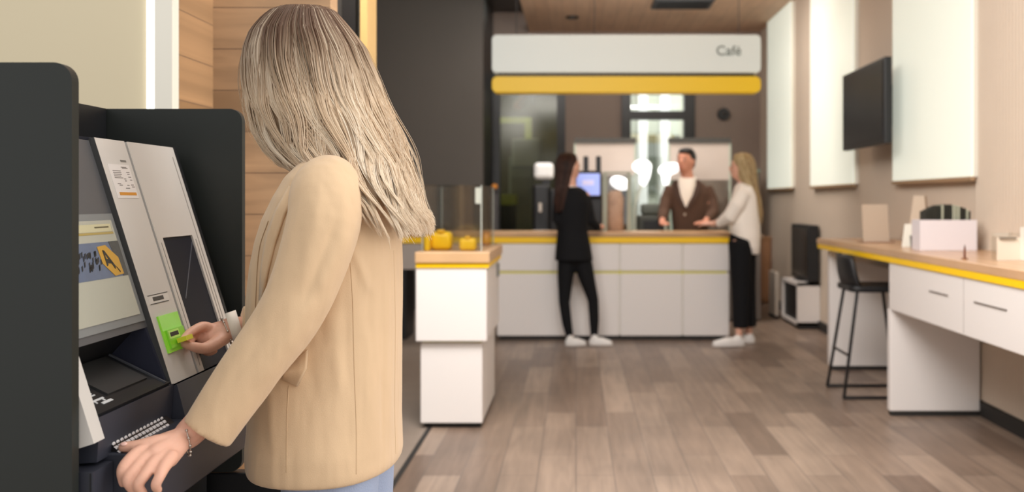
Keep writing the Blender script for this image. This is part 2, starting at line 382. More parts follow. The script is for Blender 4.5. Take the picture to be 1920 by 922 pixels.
poly_on(bm, [(1.856,1.172),(1.868,1.169),(1.874,1.162),(1.856,1.163)], -0.0036, .0004)
poly_on(bm, [(1.884,1.156),(1.887,1.155),(1.897,1.146),(1.894,1.144)], -0.0036, .0004)
obj('emblem_letter', bm, mat('screen_ink2', rgb(30,28,26), .4), em)
obj('header_mark', slab(B(), 1.85, 1.905, 1.229, 1.2315, -0.0045, -0.0040), mat('screen_gold2', rgb(84,76,50), .4), scr)
# dispensing tray
tr = obj('tray', hexa(B(), [(-.93,1.652,.93),(-.80,1.652,.905),(-.80,1.949,.905),(-.93,1.949,.93),(-.915,1.652,.985),(-.793,1.652,.925),(-.793,1.949,.925),(-.915,1.949,.985)]), m_nearblk, atm)
def TR(Y, t, off=0):   # on the tray's sloping top, t 0 back .. 1 front
    d = Vector((.06,0,.122)).normalized()
    return Vector((-.915+.122*t, Y, .985-.06*t)) + d*off
def tray_poly(bm, pts, o0, o1):
    a = [bm.verts.new(TR(y,t,o0)) for y,t in pts]; b = [bm.verts.new(TR(y,t,o1)) for y,t in pts]
    bm.faces.new(a); bm.faces.new(b)
    for i in range(len(a)): j=(i+1)%len(a); bm.faces.new([a[i],a[j],b[j],b[i]])
    return bm
obj('note_flap', tray_poly(B(), [(1.74,.12),(1.90,.12),(1.90,.78),(1.74,.78)], 0, .004), mat('flap_grey', rgb(46,46,46), .5), tr)
obj('flap_rail', tray_poly(B(), [(1.925,.02),(1.93,.02),(1.93,.98),(1.925,.98)], 0, .003), mat('rail_grey', rgb(84,86,92), .4), tr)
bm = B()
for (y0,y1,t0,t1) in ((1.685,1.692,.42,.45),(1.700,1.708,.48,.50),(1.690,1.715,.56,.58),(1.690,1.695,.58,.64),(1.700,1.706,.60,.66),(1.710,1.716,.58,.66),(1.690,1.718,.68,.70),(1.685,1.725,.77,.80),(1.688,1.692,.80,.84),(1.700,1.735,.85,.89),(1.715,1.72,.80,.84)):
    tray_poly(bm, [(y0,t0),(y1,t0),(y1,t1),(y0,t1)], 0, .001)
obj('pictogram', bm, mat('pictogram_white', rgb(205,205,205), .5), tr)
# side cheek of the tray (triangular), slope above tray
bm = B(); prism(bm, [(-.852,1.035),(-.915,.985),(-.793,.92),(-.80,.925),(-.842,1.035)], 'y', 1.940, 1.949)
obj('tray_cheek', bm, mat('cheek_blue', rgb(44,46,62), .45), atm)
obj('tray_hood', hexa(B(), [(-.925,1.652,.985),(-.905,1.652,.98),(-.905,1.94,.98),(-.925,1.94,.985),(-.88,1.652,1.045),(-.85,1.652,1.04),(-.85,1.94,1.04),(-.88,1.94,1.045)]), m_nearblk, atm)
# front lip between tray and keypad
obj('front_lip', hexa(B(), [(-.86,1.652,.84),(-.795,1.652,.845),(-.795,1.955,.845),(-.86,1.955,.84),(-.83,1.652,.91),(-.79,1.652,.92),(-.79,1.955,.92),(-.83,1.955,.91)]), m_anthb, atm)
obj('front_lip', hexa(B(), [(-.86,1.958,.84),(-.765,1.958,.84),(-.765,2.345,.84),(-.86,2.345,.84),(-.83,1.958,.90),(-.785,1.958,.918),(-.785,2.345,.918),(-.83,2.345,.90)]), m_anthb, atm)
# columns
col = obj('column', slab(B(), 1.950, 2.082, .918, 1.403, -.035, 0), m_atmw, atm)
obj('column_edge', slab(B(), 1.9485, 1.9500, .918, 1.403, -.05, .001), mat('edge_dark', rgb(70,70,70), .5), atm)
obj('column_groove', slab(B(), 2.082, 2.090, .918, 1.402, -.03, -.004), m_nearblk, atm)
obj('column_bead', slab(B(), 2.090, 2.094, .918, 1.402, -.03, .001), m_atmw, atm)
bm = B()
slab(bm, 2.097, 2.333, 1.200, 1.403, -.035, 0); slab(bm, 2.097, 2.122, .918, 1.200, -.035, 0); slab(bm, 2.285, 2.333, .918, 1.200, -.035, 0)
pan = obj('service_panel', bm, m_atmw, atm)
obj('service_edge', slab(B(), 2.3335, 2.345, .90, 1.405, -.05, .002), m_nearblk, atm)
obj('service_window', slab(B(), 2.122, 2.285, .918, 1.200, -.05, -.004), mat('window_navy', rgb(22,24,36), .55, spec=.2), atm)
obj('window_crease', poly_on(B(), [(2.150,1.07),(2.153,1.068),(2.284,1.185),(2.281,1.187)], -.0039, .0005), mat('crease', rgb(70,74,86), .4), atm)
bm = B(); slab(bm, 2.297, 2.300, .93, 1.19, 0, .0006); slab(bm, 2.312, 2.315, .93, 1.38, 0, .0006); slab(bm, 2.107, 2.109, .93, 1.19, 0, .0006)
obj('panel_line', bm, mat('line_grey', rgb(140,134,128), .5), atm)
# notice on the column
nt_ = obj('notice', slab(B(), 1.972, 2.066, 1.284, 1.352, 0, .0008), mat('notice_paper', rgb(222,216,212), .6), atm)
obj('notice_bar', slab(B(), 1.985, 2.060, 1.2895, 1.2955, .0008, .0012), mat('notice_orange', rgb(205,140,44), .5), nt_)
bm = B(); random.seed(5)
for (y0,y1,z0) in ((1.985,2.02,1.338),(1.985,2.02,1.3345),(1.985,2.02,1.331),(1.985,2.015,1.3275),(1.985,2.022,1.324),(2.025,2.034,1.322),(2.026,2.034,1.318),(2.03,2.04,1.309),(2.044,2.058,1.336),(2.046,2.056,1.332),(2.047,2.059,1.326),(2.05,2.06,1.32),(2.026,2.050,1.346),(2.03,2.055,1.3442),(1.99,2.004,1.312),(1.996,2.01,1.309),(2.048,2.06,1.31),(2.05,2.062,1.306),(2.02,2.038,1.303)):
    slab(bm, y0, y1, z0, z0+.0016, .0008, .0011)
obj('notice_marks', bm, mat('notice_ink', rgb(130,124,120), .6), nt_)
obj('column_mark', slab(B(), 2.035, 2.060, 1.358, 1.362, 0, .0006), mat('notice_ink2', rgb(120,116,110), .6), atm)
# card slot label and green card reader
sl = obj('slot_label', slab(B(), 1.965, 2.060, 1.073, 1.092, 0, .0006), mat('slot_white', rgb(216,212,206), .5), atm)
bm = B(); slab(bm, 1.985, 2.035, 1.078, 1.086, .0006, .001); slab(bm, 1.965, 2.06, 1.0895, 1.091, .0006, .001); slab(bm, 1.968, 2.055, 1.0725, 1.074, .0006, .001)
obj('slot_icon', bm, mat('slot_ink', rgb(60,58,56), .5), sl)
m_green = mat('reader_green', rgb(140,214,52), .3, emit=.12, coat=.3)
rd = obj('card_reader', slab(B(), 1.976, 2.072, .975, 1.048, 0, .004), m_green, atm)
obj('reader_mouth', slab(B(), 1.985, 2.068, .982, 1.018, .004, .008), mat('reader_green2', rgb(128,200,44), .3, emit=.08), rd)
bm = B(); slab(bm, 1.995, 2.035, 1.004, 1.012, .008, .0086); obj('reader_slot', bm, m_nearblk, rd)
bm = B(); slab(bm, 1.990, 2.040, 1.000, 1.016, .0078, .0083); obj('reader_rim', bm, mat('rim_green', rgb(190,240,120), .4), rd)
# console and keypad
con = obj('console', prism(B(), [(-1.1,.70),(-.90,.70),(-.79,.712),(-.750,.72),(-.745,.84),(-.755,.850),(-1.1,.850)], 'y', 1.69, 2.345, .003), m_anthb, atm)
bm = bx(-1.12, -.785, 1.618, 1.688, .62, .838); obj('lower_cabinet_end', bm, m_anthb, atm)
bm = B(); box(bm, -.815, -.812, 1.6165, 1.618, .845, .97); obj('edge_line', bm, m_atmw, atm)
bm = B(); box(bm, -.790, -.788, 1.6165, 1.618, .70, .836); box(bm, -.806, -.803, 1.6165, 1.618, .775, .80); obj('cabinet_seam', bm, m_nearblk, atm)
obj('lower_cabinet', bx(-1.12, -.87, 1.69, 2.345, 0, .70), m_nearblk, atm)
obj('rear_plinth', bx(-1.12, -.60, 2.40, 2.44, 0, .622, .004), m_nearblk, atm)
kd = Vector((.78,0,-.62)).normalized(); kn = Vector((.62,0,.78)).normalized()
def KP(r, Y, h): return Vector((-.806, Y, .872)) + kd*r + kn*h
def kbox(bm, r0, r1, Y0, Y1, h0, h1, ins=0):
    return hexa(bm, [KP(r0,Y0,h0),KP(r1,Y0,h0),KP(r1,Y1,h0),KP(r0,Y1,h0),KP(r0+ins,Y0+ins,h1),KP(r1-ins,Y0+ins,h1),KP(r1-ins,Y1-ins,h1),KP(r0+ins,Y1-ins,h1)])
kp = obj('keypad', kbox(B(), -.004, .040, 1.702, 1.930, -.03, 0), mat('keypad_black', rgb(18,14,16), .4), atm)
m_key = mat('key_steel', rgb(232,226,226), .35)
for i in range(14):
    for j in range(4):
        r0, cy = .005+j*.0098, 1.712+i*.0152-j*.004
        obj('key', kbox(B(), r0-.0034, r0+.0034, cy-.0045, cy+.0045, 0, .0024, .0014), m_key, kp)

# ------------------------------------------------------------------ white counter at the back
s_c = F/9.1
cn = empty('service_counter', (0, 9.3, 0), 'long white service counter with oak top and yellow stripe at the back', 'counter')
bm = B()
for x0, x1 in ((-.72,.395),(.405,.97),(.98,1.40)):
    box(bm, x0, x1, 9.1, 9.55, .04, .610, .004, 1)
    box(bm, x0, x1, 9.1, 9.55, .632, .888, .004, 1)
obj('body', bm, m_white, cn)
obj('seam_strip', bx(-.70, 1.38, 9.115, 9.5, .60, .64), mat('lime_strip', rgb(214,206,96), .5), cn)
obj('core', bx(-.71, 1.39, 9.12, 9.53, .05, .88), m_whitew, cn)
obj('plinth', bx(-.70, 1.38, 9.14, 9.5, 0, .045), m_rubber, cn)
obj('desk_wing', bx(-1.60, -.722, 9.1, 9.6, .645, .888, .004, 1), mat('wing_shaded', rgb(172,162,154), .5), cn)  # white counter front lying in shadow, its darkening put into this grey
obj('wing_leg', bx(-1.60, -1.56, 9.12, 9.6, 0, .645), m_nearblk, cn)
obj('top', bx(-1.60, 1.43, 9.06, 9.66, .945, .985, .004, 1), m_oak, cn)
obj('stripe', bx(-1.60, 1.42, 9.075, 9.64, .889, .945), m_yellow, cn)
# hanging sign
sg = empty('hanging_sign', (.46, 9.2, 2.26), 'long white lightbox sign reading Café above a yellow bar', 'sign')
obj('white_panel', prism(B(), rrect(-.77, 1.69, 2.445, 2.79, .04, 6), 'y', 9.1, 9.26, .006), m_signw, sg)
obj('yellow_bar', prism(B(), rrect(-.77, 1.69, 2.262, 2.412, .05, 6), 'y', 9.1, 9.26, .006), m_signy, sg)
obj('sign_spine', bx(-.72, 1.64, 9.16, 9.24, 2.40, 2.46), m_nearblk, sg)
for x in (-.55, .17, 1.5): obj('hanger_rod', tube(B(), [(x,9.18,2.78),(x,9.18,3.75 if x<-.5 else 3.49)], .0035, 8), m_nearblk, sg)
me = text_mesh('Café', .125, .002); me.transform(Matrix.Translation((1.395, 9.091, 2.64)) @ Matrix.Rotation(math.pi/2, 4, 'X'))
finish('lettering', me, mat('sign_ink', rgb(96,104,92), .5), sg)
# ceiling fittings
v = empty('ceiling_vent', (1.19, 11.2, 3.49), 'dark grille vent in the wooden ceiling', 'vent')
obj('frame', bx(.86, 1.53, 10.9, 11.45, 3.472, 3.49, .003, 1), mat('vent_grey', rgb(70,72,76), .5), v)
bm = B()
for i in range(7): box(bm, .90, 1.49, 10.95+i*.07, 10.98+i*.07, 3.462, 3.475)
obj('louvre', bm, m_nearblk, v)
d = empty('downlight', (-.045, 12, 3.49), 'small round black downlight in the wooden ceiling', 'downlight')
bm = B(); tube(bm, [(-.045,12,3.47),(-.045,12,3.489)], .075, 20, False); obj('ring', bm, m_nearblk, d)
o = empty('wall_speaker', (1.94, 13.05, 2.4), 'round dark speaker on the taupe back wall', 'speaker')
bm = B(); tube(bm, [(1.94,13.03,2.41),(1.94,13.10,2.41)], [.075,.085], 24, False); obj('housing', bm, m_nearblk, o)
bm = B(); ell(bm, (1.94,13.03,2.41), (.03,.02,.03)); obj('cone', bm, mat('cone_grey', rgb(50,44,40), .6), o, smooth=True)

# ------------------------------------------------------------------ display pedestal
pd = empty('display_pedestal', (-.69, 5.9, 0), 'white stepped display pedestal with oak and yellow top', 'pedestal')
obj('lower_block', bx(-.872, -.525, 5.58, 6.42, .03, .478, .005), m_white, pd)
obj('upper_block', bx(-.892, -.497, 5.54, 6.42, .494, .905, .005), m_white, pd)
obj('shadow_gap', bx(-.865, -.53, 5.60, 6.40, .47, .50), mat('gap_cream', rgb(222,218,176), .6), pd)
obj('plinth', bx(-.855, -.54, 5.62, 6.38, 0, .035), m_rubber, pd)
obj('stripe', bx(-.890, -.485, 5.53, 6.45, .905, .932), m_yellow, pd)
obj('top', bx(-.893, -.480, 5.515, 6.50, .932, .992, .004), m_oak, pd)
obj('handle', bx(-.497, -.485, 6.22, 6.32, .80, .88, .003), mat('handle_grey', rgb(120,120,116), .4), pd)
gc = empty('glass_case', (-.69, 5.95, .992), 'clear glass display case standing on the white pedestal', 'display case')
bm = B()
gx0, gx1, gy0, gy1, gz0, gz1 = -.865, -.528, 5.58, 6.40, .993, 1.362
obj('pane', bx(gx0, gx1, gy0, gy0+.005, gz0, gz1), m_acr, gc); obj('pane', bx(gx0, gx1, gy1-.005, gy1, gz0, gz1), m_acr, gc)
obj('pane', bx(gx0, gx0+.005, gy0+.006, gy1-.006, gz0, gz1), m_acr, gc); obj('pane', bx(gx1-.005, gx1, gy0+.006, gy1-.006, gz0, gz1), m_acr, gc)
obj('lid', bx(gx0, gx1, gy0, gy1, gz1, gz1+.004), m_acr, gc)
m_edge = mat('highlight_pale', rgb(196,198,190), .15)  # pale colour stands in for bright reflections along the glass edges
for x in (gx0, gx1-.006):
    for y in (gy0, gy1-.006): obj('edge_highlight', bx(x, x+.006, y, y+.006, gz0, gz1), m_edge, gc)
obj('corner_highlight', bx(-.565, -.535, gy0+.008, gy0+.012, 1.26, 1.35), mat('highlight_white', rgb(240,238,228), .4), gc)  # white piece painted in for a reflection near the case corner
def yellow_gift(name, c, r, label, seedn):
    random.seed(seedn); bm = B()
    box(bm, c[0]-r[0], c[0]+r[0], c[1]-r[1], c[1]+r[1], c[2], c[2]+2*r[2], min(r)*.55, 4)
    g = empty(name, (c[0],c[1],c[2]), label, 'gift')
    obj('body', bm, mat('gift_yellow', rgb(250,200,6), .45), g, smooth=True)
    bm = B(); box(bm, c[0]-r[0]*.3, c[0]+r[0]*.3, c[1]-r[1]*1.02, c[1]+r[1]*.3, c[2]+2*r[2]*.9, c[2]+2*r[2]+.012, .004)
    obj('knob', bm, mat('gift_amber', rgb(232,176,10), .45), g)
yellow_gift('gift_box', (-.775, 5.75, .993), (.062,.06,.053), 'large yellow rounded box in the middle of the glass case', 1)
yellow_gift('gift_box', (-.615, 5.68, .993), (.048,.045,.036), 'small low yellow rounded box at the right in the glass case', 2)
yellow_gift('gift_box', (-.843, 5.66, .993), (.016,.04,.042), 'narrow yellow box at the left side of the glass case', 3)
t = empty('wooden_pot', (-.545, 6.25, .993), 'turned amber wooden pot at the back right of the glass case', 'pot')
obj('body', tube(B(), [(-.563,6.25,.995),(-.563,6.25,1.03),(-.563,6.25,1.075)], [.022,.028,.022], 16, False), mat('amber_wood', rgb(186,124,48), .5), t, smooth=True)
obj('lid', tube(B(), [(-.563,6.25,1.075),(-.563,6.25,1.085)], [.026,.020], 16, False), mat('amber_wood2', rgb(160,100,36), .5), t, smooth=True)

# ------------------------------------------------------------------ things on and behind the counter
ct = .986
t = empty('order_terminal', (.12, 9.45, ct), 'black order terminal with a glowing pale blue screen on the counter', 'terminal')
obj('column', bx(-.02, .245, 9.47, 9.6, ct, 1.50, .01), m_nearblk, t)
obj('head', bx(-.01, .245, 9.40, 9.50, 1.30, 1.56, .02), m_nearblk, t)
obj('screen', bx(.005, .225, 9.392, 9.401, 1.325, 1.53, .003), mat('terminal_blue', rgb(150,165,226), .3, emit=.75, emitcol=rgb(160,175,240)), t)
obj('screen_logo', bx(.06, .17, 9.388, 9.392, 1.42, 1.47), mat('terminal_pale', rgb(205,200,232), .3, emit=.6), t)
for x in (.07, .19): obj('fin', bx(x, x+.05, 9.5, 9.56, 1.50, 1.70, .01), m_nearblk, t)
obj('badge', tube(B(), [(.115,9.47,1.265),(.115,9.455,1.265)], .026, 16, False), mat('badge_grey', rgb(200,200,200), .4), t)
t = empty('coffee_machine', (-.3, 10.7, .9), 'black coffee machine with white top tray by the dark window', 'coffee machine')
obj('body', bx(-.46, -.28, 10.6, 10.9, .92, 1.45, .03), m_nearblk, t)
obj('side_tower', bx(-.28, -.2, 10.62, 10.9, .92, 1.40, .02), m_nearblk, t)
obj('top_tray', bx(-.45, -.24, 10.6, 10.8, 1.50, 1.68, .04), mat('tray_white', rgb(240,240,240), .4), t)
obj('neck', bx(-.36, -.28, 10.65, 10.8, 1.44, 1.52), m_nearblk, t)
obj('spout', bx(-.40, -.36, 10.55, 10.6, 1.15, 1.25, .005), m_silver, t)
obj('drip_tray', bx(-.46, -.28, 10.5, 10.6, .92, .96, .004), mat('drip_grey', rgb(200,196,196), .4), t)
# back work counter
bc = empty('back_counter', (.5, 10.8, 0), 'low dark back counter behind the man in the brown suit', 'counter')
obj('body', bx(-1.0, 1.95, 10.5, 11.2, .02, .88, .005), mat('back_grey', rgb(120,112,106), .5), bc)
obj('top', bx(-1.02, 1.97, 10.46, 11.24, .88, .918, .005), mat('back_top', rgb(150,128,108), .4), bc)
def screen_unit(x0, x1, Y, label, low):
    t = empty('glass_screen', ((x0+x1)/2, Y, .918), label, 'glass screen')
    obj('top_rail', bx(x0-.02, x1+.02, Y-.02, Y+.03, 1.90, 1.955), mat('rail_dark', rgb(64,62,58), .5), t)
    obj('board', bx(x0, x1, Y, Y+.02, low, 1.90), mat('board_rose', rgb(196,182,172), .5, mottling=.05), t)
    for x in (x0-.02, x1): obj('post', bx(x, x+.02, Y-.01, Y+.02, .92, 1.90), mat('post_pale', rgb(176,184,168), .4), t)
    obj('pane', bx(x0, x1, Y, Y+.01, .92, low), m_glass, t)
screen_unit(.0, .63, 10.8, 'glass counter screen with pale upper board, left of the man', 1.55)
screen_unit(1.02, 1.66, 10.8, 'glass counter screen with pale upper board, behind the man', 1.50)
t = empty('display_jar', (.47, 9.5, ct), 'tall clear box of beige goods between pale posts on the counter', 'display box')
for x in (.255, .485): obj('post', bx(x, x+.04, 9.45, 9.5, ct, 1.53), mat('post_cream', rgb(168,172,154), .4), t)
obj('top_rail', bx(.255, .525, 9.45, 9.5, 1.53, 1.55), mat('post_cream', rgb(0,0,0)), t)
bm = B(); tube(bm, [(.375,9.5,ct+.005),(.375,9.5,1.15),(.375,9.5,1.30),(.375,9.5,1.37)], [.085,.08,.085,.05], 20, False)
obj('sack', bm, mat('goods_beige', rgb(190,158,136), .8, mottling=.3, mscale=18), t, smooth=True)
# window reflections in glass, built as added glowing white shapes on stems
m_reflw = mat('reflection_white', rgb(250,250,250), .5, emit=1.6)
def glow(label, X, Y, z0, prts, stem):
    t = empty('window_reflection', (X, Y, z0), label, 'glass_reflection'); bm = B()
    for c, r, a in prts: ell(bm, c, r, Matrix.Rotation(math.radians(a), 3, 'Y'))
    blob('glint', bm, .012, m_reflw, t)
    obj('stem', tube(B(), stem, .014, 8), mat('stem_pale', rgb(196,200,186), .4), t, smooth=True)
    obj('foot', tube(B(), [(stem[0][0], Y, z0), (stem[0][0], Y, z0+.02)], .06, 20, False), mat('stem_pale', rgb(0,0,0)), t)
glow('large glowing white stand-in for a window reflection on a bent stem in the middle of the back counter', .70, 10.56, .918,
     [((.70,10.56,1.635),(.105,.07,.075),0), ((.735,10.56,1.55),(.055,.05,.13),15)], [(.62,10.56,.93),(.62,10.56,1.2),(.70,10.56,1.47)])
glow("glowing white stand-in for a window reflection just beside the man's shoulder", .99, 10.56, .918,
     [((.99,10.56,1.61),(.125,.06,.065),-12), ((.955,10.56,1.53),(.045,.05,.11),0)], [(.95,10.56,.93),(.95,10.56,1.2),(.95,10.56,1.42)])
glow('low glowing white stand-in for a window reflection above the box of beige goods', .48, 10.56, .918,
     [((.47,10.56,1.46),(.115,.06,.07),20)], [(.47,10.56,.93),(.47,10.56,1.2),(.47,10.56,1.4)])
t = empty('grinder', (.83, 10.7, .918), 'dark grey appliance on the back counter left of the man', 'appliance')
obj('body', bx(.66, 1.0, 10.68, 10.9, .92, 1.12, .03), mat('appliance', rgb(62,64,58), .4), t)
obj('top', bx(.70, .97, 10.70, 10.88, 1.12, 1.24, .03), mat('appliance2', rgb(88,92,84), .4), t)
obj('front_plate', bx(.72, .94, 10.67, 10.68, .96, 1.06, .003), m_nearblk, t)
# the side room behind window 1
m_pale = mat('machine_pale', rgb(150,156,146), .6)
t = empty('white_machine', (-.75, 14.2, 0), 'pale grey upright machine behind the dark window', 'machine')
obj('body', bx(-.95, -.62, 14.1, 14.5, 0, 1.9, .02), m_pale, t)
obj('head', bx(-.90, -.50, 14.0, 14.4, 1.75, 2.15, .03), mat('machine_pale2', rgb(182,188,176), .6), t)
obj('door_panel', bx(-.92, -.65, 14.08, 14.1, .3, 1.6, .004), mat('machine_panel', rgb(128,130,116), .6), t)
m_lime = mat('lime_lamp', rgb(190,196,110), .5, emit=.5)
t = empty('lime_light', (-.9, 14.0, 2.3), 'bent lime coloured light fitting behind the dark window', 'light')
obj('bar', bx(-1.28, -.66, 13.95, 14.0, 2.36, 2.44, .01), m_lime, t); obj('drop', bx(-.72, -.62, 13.95, 14.0, 2.14, 2.44, .01), m_lime, t)
t = empty('ceiling_spotlight', (-.75, 13.9, 2.95), 'amber and grey spotlight pointing down behind the dark window', 'spotlight')
obj('arm', tube(B(), [(-.62,13.9,2.9),(-.60,13.9,2.65)], .03, 10), mat('spot_grey', rgb(120,116,112), .5), t)
obj('head', tube(B(), [(-.72,13.9,2.72),(-.80,13.9,2.60)], [.05,.07], 12), mat('spot_amber', rgb(176,112,52), .5), t)
obj('mount', bx(-.66, -.58, 13.86, 13.94, 2.88, 3.4), m_nearblk, t)
t = empty('lime_cushion', (-.95, 14.0, 1.2), 'lime green box on a dark stand behind the dark window', 'box')
obj('box', bx(-1.10, -.82, 13.9, 14.05, 1.21, 1.36, .02), mat('lime_box', rgb(150,156,52), .6), t)
obj('stand', bx(-1.08, -.84, 13.92, 14.03, 0, 1.21, .01), m_nearblk, t)
t = empty('orange_ball', (-1.0, 11.3, 1.47), 'small orange round ornament on a dark stand beside the dark wall', 'ornament')
obj('ball', ell(B(), (-.975,11.9,1.44), (.04,.04,.035)), mat('orange', rgb(206,130,40), .6), t, smooth=True)
obj('stand', bx(-1.02, -.93, 11.86, 11.94, 0, 1.405, .01), mat('stand_grey', rgb(74,70,70), .6), t)
obj('shelf', bx(-1.045, -.905, 11.82, 11.98, 1.395, 1.408, .002), mat('stand_grey', rgb(0,0,0)), t)
# pale building outside the door
fc = empty('pale_building', (1.3, 17, 0), 'pale building with columns seen through the glass door', 'building')
m_fac = mat('facade', rgb(206,210,196), .8)
obj('wall', bx(.6, 4.5, 17.2, 17.5, 0, 6), m_fac, fc)
for x in (1.05, 1.42, 1.85, 2.3): obj('pillar', bx(x, x+.16, 16.8, 17.2, 0, 6, .02), mat('facade_light', rgb(240,242,236), .8), fc)
for x in (1.24, 1.65): obj('window', bx(x, x+.14, 17.14, 17.2, 1.4, 2.4), mat('facade_dark', rgb(110,116,104), .6), fc)
# wood cabinet and glass cabinet at the right rear corner
t = empty('wooden_cabinet', (2.34, 12.4, 0), 'plain brown wooden cabinet in the far right corner', 'cabinet')
obj('body', bx(2.26, 2.41, 12.3, 12.9, .02, .80, .005), mat('brown_wood', rgb(150,108,72), .6, mottling=.15, mscale=8), t); obj('top', bx(2.25, 2.415, 12.28, 12.92, .80, .825, .003), mat('brown_wood2', rgb(160,118,80), .6), t)
obj('door', bx(2.27, 2.40, 12.288, 12.30, .06, .77, .003), mat('brown_wood3', rgb(144,102,68), .6), t)
t = empty('glass_cabinet', (2.2, 12.1, 0), 'narrow dark green glass cabinet behind the blonde woman in white', 'cabinet')
obj('body', bx(2.08, 2.24, 12.2, 12.7, 0, 1.62, .01), mat('cabinet_green', rgb(60,68,58), .3), t); obj('top', bx(2.06, 2.26, 12.18, 12.72, 1.62, 1.66), mat('cabinet_top', rgb(110,120,106), .4), t)
obj('door', bx(2.095, 2.225, 12.188, 12.2, .10, 1.58, .002), mat('cabinet_door', rgb(78,90,76), .25), t)

# ------------------------------------------------------------------ right wall: blinds and screens
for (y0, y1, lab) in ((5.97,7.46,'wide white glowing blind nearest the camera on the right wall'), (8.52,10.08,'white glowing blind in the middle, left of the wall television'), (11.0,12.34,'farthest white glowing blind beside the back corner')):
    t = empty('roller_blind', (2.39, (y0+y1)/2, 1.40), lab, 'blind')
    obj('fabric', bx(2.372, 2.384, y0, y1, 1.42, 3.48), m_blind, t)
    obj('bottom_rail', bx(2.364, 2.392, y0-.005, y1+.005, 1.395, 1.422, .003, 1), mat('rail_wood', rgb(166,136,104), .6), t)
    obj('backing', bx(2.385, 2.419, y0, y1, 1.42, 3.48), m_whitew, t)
t = empty('wall_television', (2.25, 7.66, 1.685), 'flat black television mounted on the right wall between two blinds', 'television')
obj('housing', bx(2.20, 2.255, 7.10, 8.22, 1.685, 2.306, .008), m_nearblk, t)
obj('screen', bx(2.195, 2.202, 7.13, 8.19, 1.72, 2.28, .002), mat('tv_screen', rgb(30,30,32), .4, spec=.25), t)
obj('wall_bracket', bx(2.255, 2.42, 7.5, 7.85, 1.85, 2.15, .005), m_nearblk, t)
t = empty('media_cabinet', (2.3, 10.2, 0), 'low white cabinet with open dark shelf holding a television', 'cabinet')
bm = B(); y0, y1 = 9.85, 10.62
box(bm, 2.19, 2.415, y0, y0+.03, .04, .46); box(bm, 2.19, 2.415, y1-.03, y1, .04, .46); box(bm, 2.19, 2.415, y0, y1, .43, .46); box(bm, 2.19, 2.415, y0, y1, .04, .07)
obj('body', bm, m_white, t)
obj('inside', bx(2.22, 2.41, y0+.03, y1-.03, .07, .43), m_nearblk, t)
obj('plinth', bx(2.21, 2.41, y0+.02, y1-.02, 0, .04), m_rubber, t)
t = empty('television', (2.33, 10.2, .46), 'black television standing on the low white cabinet', 'television')
obj('housing', bx(2.295, 2.40, 9.83, 10.62, .475, 1.03, .008), m_nearblk, t); obj('screen', bx(2.291, 2.297, 9.87, 10.58, .51, 1.0, .002), mat('tv_screen2', rgb(48,42,38), .25), t)
obj('foot', bx(2.26, 2.40, 10.1, 10.35, .461, .476, .003), m_nearblk, t)
t = empty('white_post', (2.17, 10.9, 0), 'slim white panel standing left of the low white cabinet', 'panel')
obj('panel', bx(2.15, 2.19, 10.75, 11.1, .03, .50, .004), mat('post_white', rgb(226,214,200), .5), t); obj('foot', bx(2.14, 2.20, 10.8, 11.05, 0, .03), m_rubber, t)

# ------------------------------------------------------------------ long desk on the right
dk = empty('wall_desk', (2.1, 5.6, 0), 'long white wall desk with oak top and yellow edge on the right', 'desk')
y0 = 2.9
obj('top', bx(1.85, 2.405, y0, 7.65, .945, .988, .003, 1), m_oaky, dk)
obj('stripe', bx(1.853, 2.40, y0, 7.64, .912, .945), m_yellow, dk)
obj('drawer_unit', bx(1.862, 2.40, y0, 5.92, .632, .911, .003, 1), m_white, dk)
obj('side_panel', bx(1.862, 2.394, 5.90, 5.955, .03, .631, .003, 1), m_white, dk)
obj('end_panel', bx(1.91, 2.394, 7.50, 7.56, .03, .911, .003, 1), m_white, dk)
obj('plinth', bx(1.87, 2.394, 5.905, 5.95, 0, .03), m_rubber, dk); obj('plinth', bx(1.92, 2.394, 7.505, 7.555, 0, .03), m_rubber, dk)
obj('apron', bx(2.05, 2.40, 5.96, 7.50, .83, .911), mat('apron_grey', rgb(176,166,158), .6), dk)
m_hd = mat('handle_line', rgb(120,110,104), .5)
obj('drawer_handle', bx(1.857, 1.864, 4.98, 5.24, .800, .806), m_hd, dk)
obj('drawer_handle', bx(1.857, 1.864, 4.30, 4.65, .802, .808), m_hd, dk)
bm = B()
for y in (4.78, 3.98): box(bm, 1.8615, 1.8625, y, y+.003, .64, .905)
obj('drawer_gap', bm, m_hd, dk)
# stool
st = empty('bar_stool', (1.95, 6.6, 0), 'black bar stool with low back at the white wall desk', 'stool')
m_st = mat('stool_black', rgb(26,26,28), .5); m_stm = mat('stool_metal', rgb(34,32,32), .4, metal=.3)
obj('seat', prism(B(), rrect(1.77, 2.16, 6.40, 6.80, .06, 5), 'z', .685, .725, .012), m_st, st, smooth=False)
rings = []
for z, x, hy, th in ((.70,1.795,.19,.02),(.74,1.768,.195,.018),(.80,1.752,.19,.015),(.88,1.742,.175,.012),(.925,1.738,.15,.01)):
    ring = []
    for k in range(12):
        a = math.pi*(-.5+k/11); ring.append((x+.05*(1-math.cos(a)), 6.6+hy*math.sin(a), z))
    for k in range(11,-1,-1):
        a = math.pi*(-.5+k/11); ring.append((x+th+.05*(1-math.cos(a)), 6.6+(hy-th)*math.sin(a), z))
    rings.append(ring)
obj('backrest', ring_loft(B(), rings), m_st, st, smooth=True)
for y, yb in ((6.44,6.39),(6.76,6.81)):
    obj('leg', tube(B(), [(1.82,y,.69),(1.72,yb,.012)], .011, 8), m_stm, st, smooth=True)
    obj('leg', tube(B(), [(2.08,y,.69),(2.18,yb,.012)], .011, 8), m_stm, st, smooth=True)
    obj('floor_rail', tube(B(), [(1.72,yb,.012),(2.18,yb,.012)], .011, 8), m_stm, st, smooth=True)
